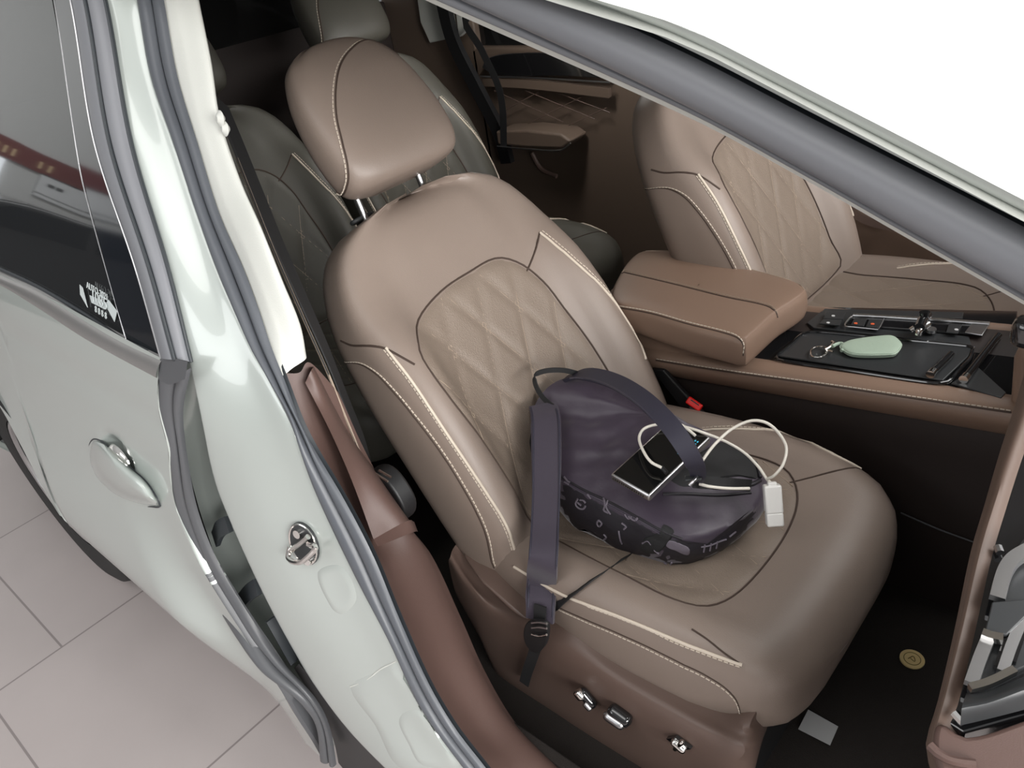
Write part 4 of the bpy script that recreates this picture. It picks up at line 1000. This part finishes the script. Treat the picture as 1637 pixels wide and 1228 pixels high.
rbox('buckle_slot', bc - by * .0035 * -1 + bz * .0052, (.020, .0022, .0008), 'piano', buck, (bx, by, bz), bv=0)
rbox('buckle_body', bc - Vector((0, .0, .034)) + bx * -.004, (.030, .018, .05), 'black', buck, (bx, Vector((0, 1, 0)), bx.cross(Vector((0, 1, 0)))), bv=.003)
prism('buckle_stalk', [at(a, b, 'y', .275) for a, b in [(1040, 590), (1060, 592), (1112, 650), (1120, 665), (1100, 668)]], (0, .012, 0), 'black', buck, bv=.003)
ribbon('webbing', [Vector((-.60, 1.16, 1.35)), at(745, 30, 'y', 1.12), at(770, 80, 'y', 1.12), at(800, 150, 'y', 1.12), at(806, 240, 'y', 1.12)], (1, 0, .3), .03, 'webbing', tag(empty('seat_belt', (-1.0, 1.12, .8), 'dark seat belt hanging by the far rear door', 'seat belt'), None), th=.001)

# ------------------------------------------------------------------ backpack
bag = empty('backpack', (.17, .02, .61), 'dark purple nylon backpack lying on the near front seat', 'backpack')
def P3(a, b, z): return pln(a, b, z)
top = [P3(848, 660, .755), P3(866, 628, .79), P3(905, 604, .80), P3(960, 606, .80), P3(1040, 640, .775), P3(1115, 690, .735), P3(1175, 706, .70), P3(1208, 745, .68), P3(1217, 795, .668), P3(1180, 832, .675), P3(1120, 858, .68), P3(1060, 852, .69), P3(980, 808, .70), P3(897, 765, .71), P3(862, 710, .735)]
bot = [Vector((-.02, -.05, .66)), Vector((-.03, .06, .67)), Vector((0, .14, .65)), Vector((.08, .17, .62)), Vector((.2, .165, .615)), Vector((.31, .15, .615)), Vector((.365, .11, .615)), P3(1212, 822, .612), P3(1150, 882, .608), P3(1085, 905, .606), P3(1020, 890, .606), P3(955, 862, .608), P3(905, 832, .612), P3(885, 790, .64)]
cb = Vector((.165, .02, 0)); NB = 128
def polar(pts):
    c = cr(pts, 400, True); tb = [[] for _ in range(NB)]
    for p in c:
        a = math.atan2(p.y - cb.y, p.x - cb.x) % (2 * math.pi); tb[int(a / (2 * math.pi) * NB) % NB].append(p)
    out = []
    for i in range(NB):
        j = 0
        while not tb[(i + j) % NB] and j < NB: j = -j if j > 0 else -j + 1
        l = tb[(i + j) % NB]; out.append(sum(l, Vector()) / len(l))
    # light smoothing
    for _ in range(3): out = [(out[i - 1] + out[i] * 2 + out[(i + 1) % NB]) / 4 for i in range(NB)]
    return out
tp, bt_ = polar(top), polar(bot)
def outw(i): 
    a = 2 * math.pi * (i + .5) / NB; return Vector((math.cos(a), math.sin(a), 0))
rings_ = []
rings_.append([p.lerp(Vector((cb.x, cb.y, p.z)), .25) + Vector((0, 0, -.004)) for p in bt_])
for t in (0, .1, .25, .4, .55, .7, .82, .92, 1.0):
    rings_.append([b.lerp(a, t) + outw(i) * (.012 * math.sin(math.pi * t)) for i, (a, b) in enumerate(zip(tp, bt_))])
rim = rings_[-1]
cz_ = Vector((cb.x + .01, cb.y + .02, .752))
for k in range(1, 34):
    s_ = 1 - k / 33.6; q_ = []
    for i, p in enumerate(rim):
        c_ = cz_.lerp(p, s_); flat = p.z * s_ + (cz_.z) * (1 - s_)
        dome = .014 * (1 - s_ ** 3)
        wv = Vector((c_.x * 9 + c_.y * 9, (c_.y - c_.x * .55) * 34, 0)); wr = noise.noise(wv) * .0045 + noise.noise(Vector((c_.x * 40, c_.y * 30, 1))) * .003
        q_.append(Vector((c_.x, c_.y, flat + dome + wr * min(1, (1 - s_) * 6))))
    rings_.append(q_)
# gathered folds on the sides
for r in range(1, 10):
    rings_[r] = [p + outw(i) * .003 * noise.noise(Vector((i * .33, r * .5, 0))) for i, p in enumerate(rings_[r])]
body_ = loft('bag_body', rings_, 'purple', bag, nu=NB, closed=True, caps=True) if False else obj('bag_body', [p for r in rings_ for p in r], gridfaces(NB, len(rings_), True), 'purple', bag, sharp=60)
def bag_line(pts, e=.001, n=50): return castline(body_, pts, e, n)
tube('seam_piping', bag_line([(896, 762), (930, 782), (980, 806), (1020, 828), (1060, 850), (1090, 862)], .0005), .0022, 'purple_dk', bag)
tube('seam_piping', bag_line([(896, 767), (930, 787), (980, 811), (1020, 833), (1055, 853)], .0015), .0010, 'strap', bag)
# dark printed base band with pale doodles, wrapped on the side
patch_px('base_panel', body_, [(900, 775), (940, 795), (1000, 828), (1052, 856), (1034, 893), (985, 884), (940, 862), (905, 836), (896, 805)], 'purple_dk', bag, .0012)
patch_px('base_panel', body_, [(1062, 862), (1110, 872), (1150, 862), (1205, 812), (1208, 826), (1155, 884), (1085, 910), (1046, 898)], 'purple_dk', bag, .0012)
def marks(name, segs, r=.0018):
    vs, fs = join([tubegeo(bag_line(q, .0018, 12), r, 5) for q in segs]); obj(name, vs, fs, 'mark', bag)
marks('print_mark', [[(925, 797), (921, 805), (926, 812), (934, 813), (937, 808)], [(928, 799), (934, 800), (937, 804)], [(924, 803), (930, 808)]])
marks('print_mark', [[(965, 797), (968, 808), (966, 815), (974, 820)], [(972, 801), (970, 810), (977, 822)]])
marks('print_mark', [[(940, 790), (946, 797)], [(902, 763), (908, 770), (912, 772)], [(903, 770), (910, 774)]])
marks('print_mark', [[(958, 831), (963, 836), (959, 841), (955, 836), (958, 831)], [(966, 853), (970, 858), (966, 862)]])
marks('print_mark', [[(1000, 822), (1006, 829), (1010, 826)], [(995, 836), (1002, 842), (998, 846)], [(990, 848), (992, 860), (995, 868)], [(1006, 825), (1016, 832), (1020, 829)]])
patch_px('woven_label', body_, [(1066, 863), (1084, 867), (1104, 878), (1100, 888), (1080, 880), (1064, 873)], 'mark', bag, .002)
marks('print_mark', [[(1062, 898), (1070, 902), (1074, 898)], [(1046, 878), (1054, 884)], [(1028, 868), (1036, 864), (1042, 870)]])
marks('print_mark', [[(1120, 874), (1135, 871), (1150, 865), (1160, 862)], [(1124, 882), (1126, 870)], [(1134, 880), (1136, 868)], [(1144, 876), (1146, 865)], [(1165, 858), (1175, 850)]], .0014)
# pocket fold
tube('pocket_fold', bag_line([(1060, 790), (1100, 790), (1150, 792), (1200, 788)], .0), .003, 'purple_dk', bag)
tube('pocket_fold', bag_line([(1110, 775), (1150, 780), (1200, 775), (1215, 768)], .0), .004, 'purple_dk', bag)
# dark top flap at the far right corner
patch_px('top_flap', body_, [(1060, 752), (1100, 735), (1140, 712), (1178, 704), (1205, 735), (1213, 765), (1180, 762), (1130, 770), (1090, 778)], 'webbing', bag, .003, rings=10, res=50)
tube('flap_edge', bag_line([(1178, 700), (1190, 722), (1206, 742), (1214, 765)], .003), .003, 'purple_dk', bag)
# grab loop behind, at the upper left corner
gl_ = [P3(884, 650, .79), P3(868, 636, .80), P3(856, 615, .82), P3(856, 600, .835), P3(872, 593, .84), P3(900, 592, .835), P3(925, 598, .815), P3(940, 604, .80)]
ribbon('grab_loop', gl_, (.3, .3, .9), .010, 'webbing', bag, th=.001)
# broad handle strap arching over the top
hp = [P3(905, 606, .80), P3(930, 598, .825), P3(975, 607, .845), P3(1020, 632, .86), P3(1060, 668, .862), P3(1090, 705, .85), P3(1108, 735, .825), P3(1116, 755, .79), P3(1112, 768, .765)]
def hside(t):
    return Vector((.35 + .5 * t, .75 - .45 * t, .25))
ribbon('shoulder_strap', hp, hside, lambda t: .030 * (1 - .25 * max(0, t - .8) / .2) * (.55 + .45 * min(1, t / .15)), 'navy', bag, th=.0035, res=60, label='dark blue-grey strap arching over the top')
he = cr(hp, 40)
tube('strap_edge', [p - Vector(hside(i / 39)).normalized() * .015 + Vector((0, 0, .002)) for i, p in enumerate(he)][3:36], .0018, 'strap', bag, res=50)
rbox('strap_slider', P3(1108, 765, .778), (.026, .012, .006), 'satinblack', bag, (Vector((.8, .6, 0)), Vector((-.6, .8, 0)), Vector((0, 0, 1))), bv=.002)
tube('slider_pin', [P3(1102, 776, .776), P3(1110, 768, .782), P3(1116, 760, .782)], .003, 'satin', bag, res=8, n=10)
ribbon('webbing_end', [P3(1108, 770, .765), P3(1130, 772, .752), P3(1165, 774, .738), P3(1200, 776, .712)], (.2, .9, 0), .020, 'webbing', bag, th=.0012)
# long strap hanging over the near edge of the seat
ls_ = [P3(868, 648, .79), P3(873, 672, .785), P3(874, 720, .76), P3(874, 780, .725), P3(872, 840, .695), P3(869, 895, .675), at(866, 935, 'y', -.268), at(865, 965, 'y', -.290), at(864, 992, 'y', -.304)]
ribbon('shoulder_strap', ls_, lambda t: Vector((.9, .42 - .3 * t, 0)), lambda t: .050 + .003 * math.sin(t * 9), 'strap', bag, th=.0040, res=70, label='long purple strap hanging over the seat edge')
for s__ in (-1, 1):
    e_ = cr(ls_, 70); tube('strap_edge', [p + Vector((.9, .42 - .3 * i / 69, 0)).normalized() * .0235 * s__ + Vector((.001, -.002, .004)) for i, p in enumerate(e_)][2:68], .0016, 'navy', bag, res=60)
lw = [at(864, 968, 'y', -.298), at(863, 990, 'y', -.308), at(862, 1015, 'y', -.31)]
ribbon('webbing_end', lw, (1, 0, 0), .024, 'webbing', bag, th=.0018, res=12)
bkc = at(861, 1012, 'y', -.314)
bkl = prism('strap_buckle', cr([at(a, b, 'y', -.312) for a, b in [(846, 992), (862, 988), (878, 993), (880, 1012), (874, 1030), (860, 1040), (847, 1030), (841, 1012)]], 30, True), (0, -.008, 0), 'black', bag, bv=.002)
for yy in (995, 1003, 1013):
    tube('buckle_bar', [at(a, b, 'y', -.324) for a, b in [(850, yy + 1), (862, yy + (4 if yy > 1010 else 0)), (874, yy + 2)]], .0018, 'chrome' if yy > 1010 else 'satin', bkl, res=10)
ribbon('webbing_end', [at(857, 1035, 'y', -.312), at(850, 1055, 'y', -.308), at(843, 1075, 'y', -.302), at(838, 1093, 'y', -.300)], (1, .1, 0), .020, 'webbing', bag, th=.0015, label='loose end of black webbing')
tl_ = [P3(1052, 858, .665)] + [cast(scu, a, b, .003)[0] for a, b in [(1020, 880), (985, 903), (950, 927), (918, 949), (898, 963), (888, 972)]] + [at(880, 982, 'y', -.285), at(870, 996, 'y', -.305)]
ribbon('webbing_end', tl_, (.55, -.1, .5), .012, 'webbing', bag, th=.001, label='thin black side strap')
patch_px('side_tab', body_, [(1030, 860), (1062, 848), (1060, 838), (1078, 850), (1052, 884), (1022, 880)], 'webbing', bag, .003)
# side pocket bulge on the left
patch_px('mesh_pocket', body_, [(850, 690), (862, 690), (868, 750), (862, 762), (850, 740)], 'webbing', bag, .004)

# ------------------------------------------------------------------ things on the bag
ph = empty('phone', P3(1056, 745, .78), 'silver-edged phone with black screen lying on the dark backpack', 'phone')
c0, c1, c2 = P3(976, 762, .772), P3(1038, 798, .765), P3(1112, 662, .788)
ex = (c1 - c0); ey = (c2 - c0); wd_ = .068; ex = ex.normalized(); nz_ = ex.cross(ey).normalized()
if nz_.z < 0: nz_ = -nz_
ey = nz_.cross(ex) if nz_.cross(ex).dot(ey) > 0 else -nz_.cross(ex)
wd_ = (c1 - c0).length; ln = 2.1 * wd_
pc_ = c0 + ex * wd_ / 2 + ey * ln / 2
bdy = rbox('phone_body', pc_ - nz_ * .001, (wd_, ln, .014), 'satin', ph, (ex, ey, nz_), bv=.0035)
rbox('screen', pc_ + nz_ * .0062, (wd_ - .007, ln - .007, .0008), 'screen', ph, (ex, ey, nz_), bv=.0003)
parts = []
for i in range(3):
    for j in range(7):
        if (i * 3 + j * 5) % 4: parts.append(boxgeo(c0 + ex * (wd_ - .010 - i * .0045) + ey * (ln * .62 + j * .0065) + nz_ * .0069, (ex, ey, nz_), (.0022, .0034, .0003)))
vs, fs = join(parts); obj('screen_glyphs', vs, fs, 'cyan', ph, smooth=False)
vs, fs = join([boxgeo(c0 + ex * (.006 + k * .0042) - ey * .0003 - nz_ * .001, (ex, ey, nz_), (.002, .001, .003)) for k in range(int((wd_ - .012) / .0042))]); obj('speaker_holes', vs, fs, 'screen', bdy, smooth=False)
cab = empty('charging_cable', P3(1100, 700, .79), 'cream charging cable looping over the phone and the bag', 'cable')
def wire(pts, nm='cable'): tube(nm, [P3(*p) for p in pts], .0024, 'cream', cab, res=80, n=10)
wire([(1058, 748, .790), (1040, 738, .795), (1026, 716, .800), (1022, 698, .80), (1032, 684, .80), (1060, 678, .80), (1092, 682, .795), (1125, 692, .79), (1160, 706, .77), (1190, 724, .755), (1212, 746, .745), (1226, 766, .735), (1232, 772, .73)])
wire([(1112, 756, .775), (1126, 732, .79), (1145, 708, .80), (1170, 686, .81), (1200, 673, .82), (1225, 676, .82), (1246, 694, .80), (1257, 716, .78), (1252, 742, .765), (1238, 760, .75), (1226, 766, .735)])
wire([(1112, 697, .790), (1104, 690, .795), (1090, 680, .80), (1074, 676, .80)])
wire([(1118, 774, .760), (1135, 778, .760), (1165, 781, .752), (1198, 781, .742)])
tube('plug', [P3(1057, 747, .789), P3(1066, 756, .786)], .0036, 'black', cab, res=6, n=12)
ad = empty('power_adapter', P3(1240, 830, .66), 'white block adapter standing at the right end of the backpack', 'adapter')
a0 = [P3(1222, 776, .745), P3(1250, 774, .745), P3(1226, 838, .690), P3(1254, 838, .690)]
ax_ = (a0[1] - a0[0]); ay_ = (a0[0] + a0[1] - a0[2] - a0[3]) / 2; wA_ = ax_.length; lA_ = ay_.length; ax_.normalize(); ay_ = (ay_ - ax_ * ay_.dot(ax_)).normalized(); an_ = ax_.cross(ay_)
if an_.z < 0: an_ = -an_
ac = sum(a0, Vector()) / 4
ab_ = rbox('adapter_body', ac + ay_ * .007 - an_ * .009, (wA_, lA_ * .72, .020), 'white', ad, (ax_, ay_, an_), bv=.003)
rbox('adapter_cap', ac - ay_ * lA_ * .40 - an_ * .009, (wA_ * .97, lA_ * .36, .0195), 'white', ad, (ax_, ay_, an_), bv=.003)
rbox('plug_sleeve', ac + ay_ * lA_ * .47 - an_ * .007, (wA_ * .52, .010, .010), 'white', ad, (ax_, ay_, an_), bv=.002)

# ------------------------------------------------------------------ key on the console tray
kf = empty('key_fob', PZ(1390, 556, .005), 'pale green leather key pouch with metal ring on the console tray', 'key')
ko = cr([PZ(a, b, .006) for a, b in [(1340, 558), (1352, 550), (1375, 545), (1410, 541), (1428, 541), (1440, 550), (1443, 557), (1434, 570), (1425, 572), (1385, 573), (1360, 571), (1348, 566)]], 60, True)
kc_ = sum(ko, Vector()) / 60; vs = []
for s_, h_ in ((.92, -.001), (.95, .002), (.95, .006), (.92, .008), (.84, .0092), (.6, .0098), (.3, .010), (.01, .010)):
    for p in ko: vs.append(kc_ + (p - kc_) * s_ + Vector((0, 0, h_)))
pou = obj('key_pouch', vs, gridfaces(60, 8, True), 'sage', kf)
tube('pouch_seam', [kc_ + (p - kc_) * .955 + Vector((0, 0, .0055)) for p in ko], .0010, 'sage', pou, res=80, closed=True)
tube('key_ring', [PZ(a, b, .009) for a, b in [(1296, 563), (1302, 556), (1314, 554), (1322, 558), (1320, 566), (1310, 571), (1299, 570)]], .0017, 'chrome', kf, res=40, closed=True)
tube('ring_clasp', [PZ(a, b, .010) for a, b in [(1319, 560), (1326, 556), (1333, 549), (1330, 546)]], .0030, 'chrome', kf, res=14)
tube('ring_clasp', [PZ(a, b, .011) for a, b in [(1331, 554), (1338, 550), (1345, 549), (1351, 555), (1345, 561)]], .0032, 'sage', kf, res=14)
tube('ring_clasp', [PZ(a, b, .010) for a, b in [(1324, 560), (1332, 562)]], .0022, 'chrome', kf, res=6)

# ------------------------------------------------------------------ floor mat and label in the near footwell
fm = empty('floor_mat', (.80, .02, .272), 'black carpet mat with a round gold badge in the near footwell', 'floor mat')
mo = cr([(.52, -.30, .273), (.95, -.30, .273), (1.12, -.26, .30), (1.12, .24, .30), (.95, .28, .273), (.52, .28, .273)], 60, True)
prism('mat_carpet', mo, (0, 0, .008), 'fabric_floor', fm, bv=.002)
bd, _n = pln(1458, 1055, .284), 0
vs, fs = disc(bd, (0, 0, 1), (1, 0, 0), .021, .003, 36); o = obj('mat_badge', vs, fs, 'gold', fm, label='round gold badge')
vs, fs = tubegeo([bd + Vector((.014 * math.cos(i * math.pi / 15), .014 * math.sin(i * math.pi / 15), .0032)) for i in range(30)], .0007, 5, True); obj('badge_ring', vs, fs, 'golddk', o)
vs, fs = tubegeo(cr([bd + Vector((-.006, -.004, .0035)), bd + Vector((0, .006, .0035)), bd + Vector((.006, -.004, .0035)), bd + Vector((-.003, -.001, .0035))], 16), .0008, 5); obj('badge_mark', vs, fs, 'golddk', o)
lq = [pln(1276, 1166, .286), pln(1292, 1135, .286), pln(1340, 1162, .286), pln(1327, 1192, .286)]
tg = prism('paper_tag', lq, (0, 0, .0008), 'paper', None, bv=0, smooth=False); tag(tg, 'small pale paper tag lying on the dark mat below the seat front', 'tag')
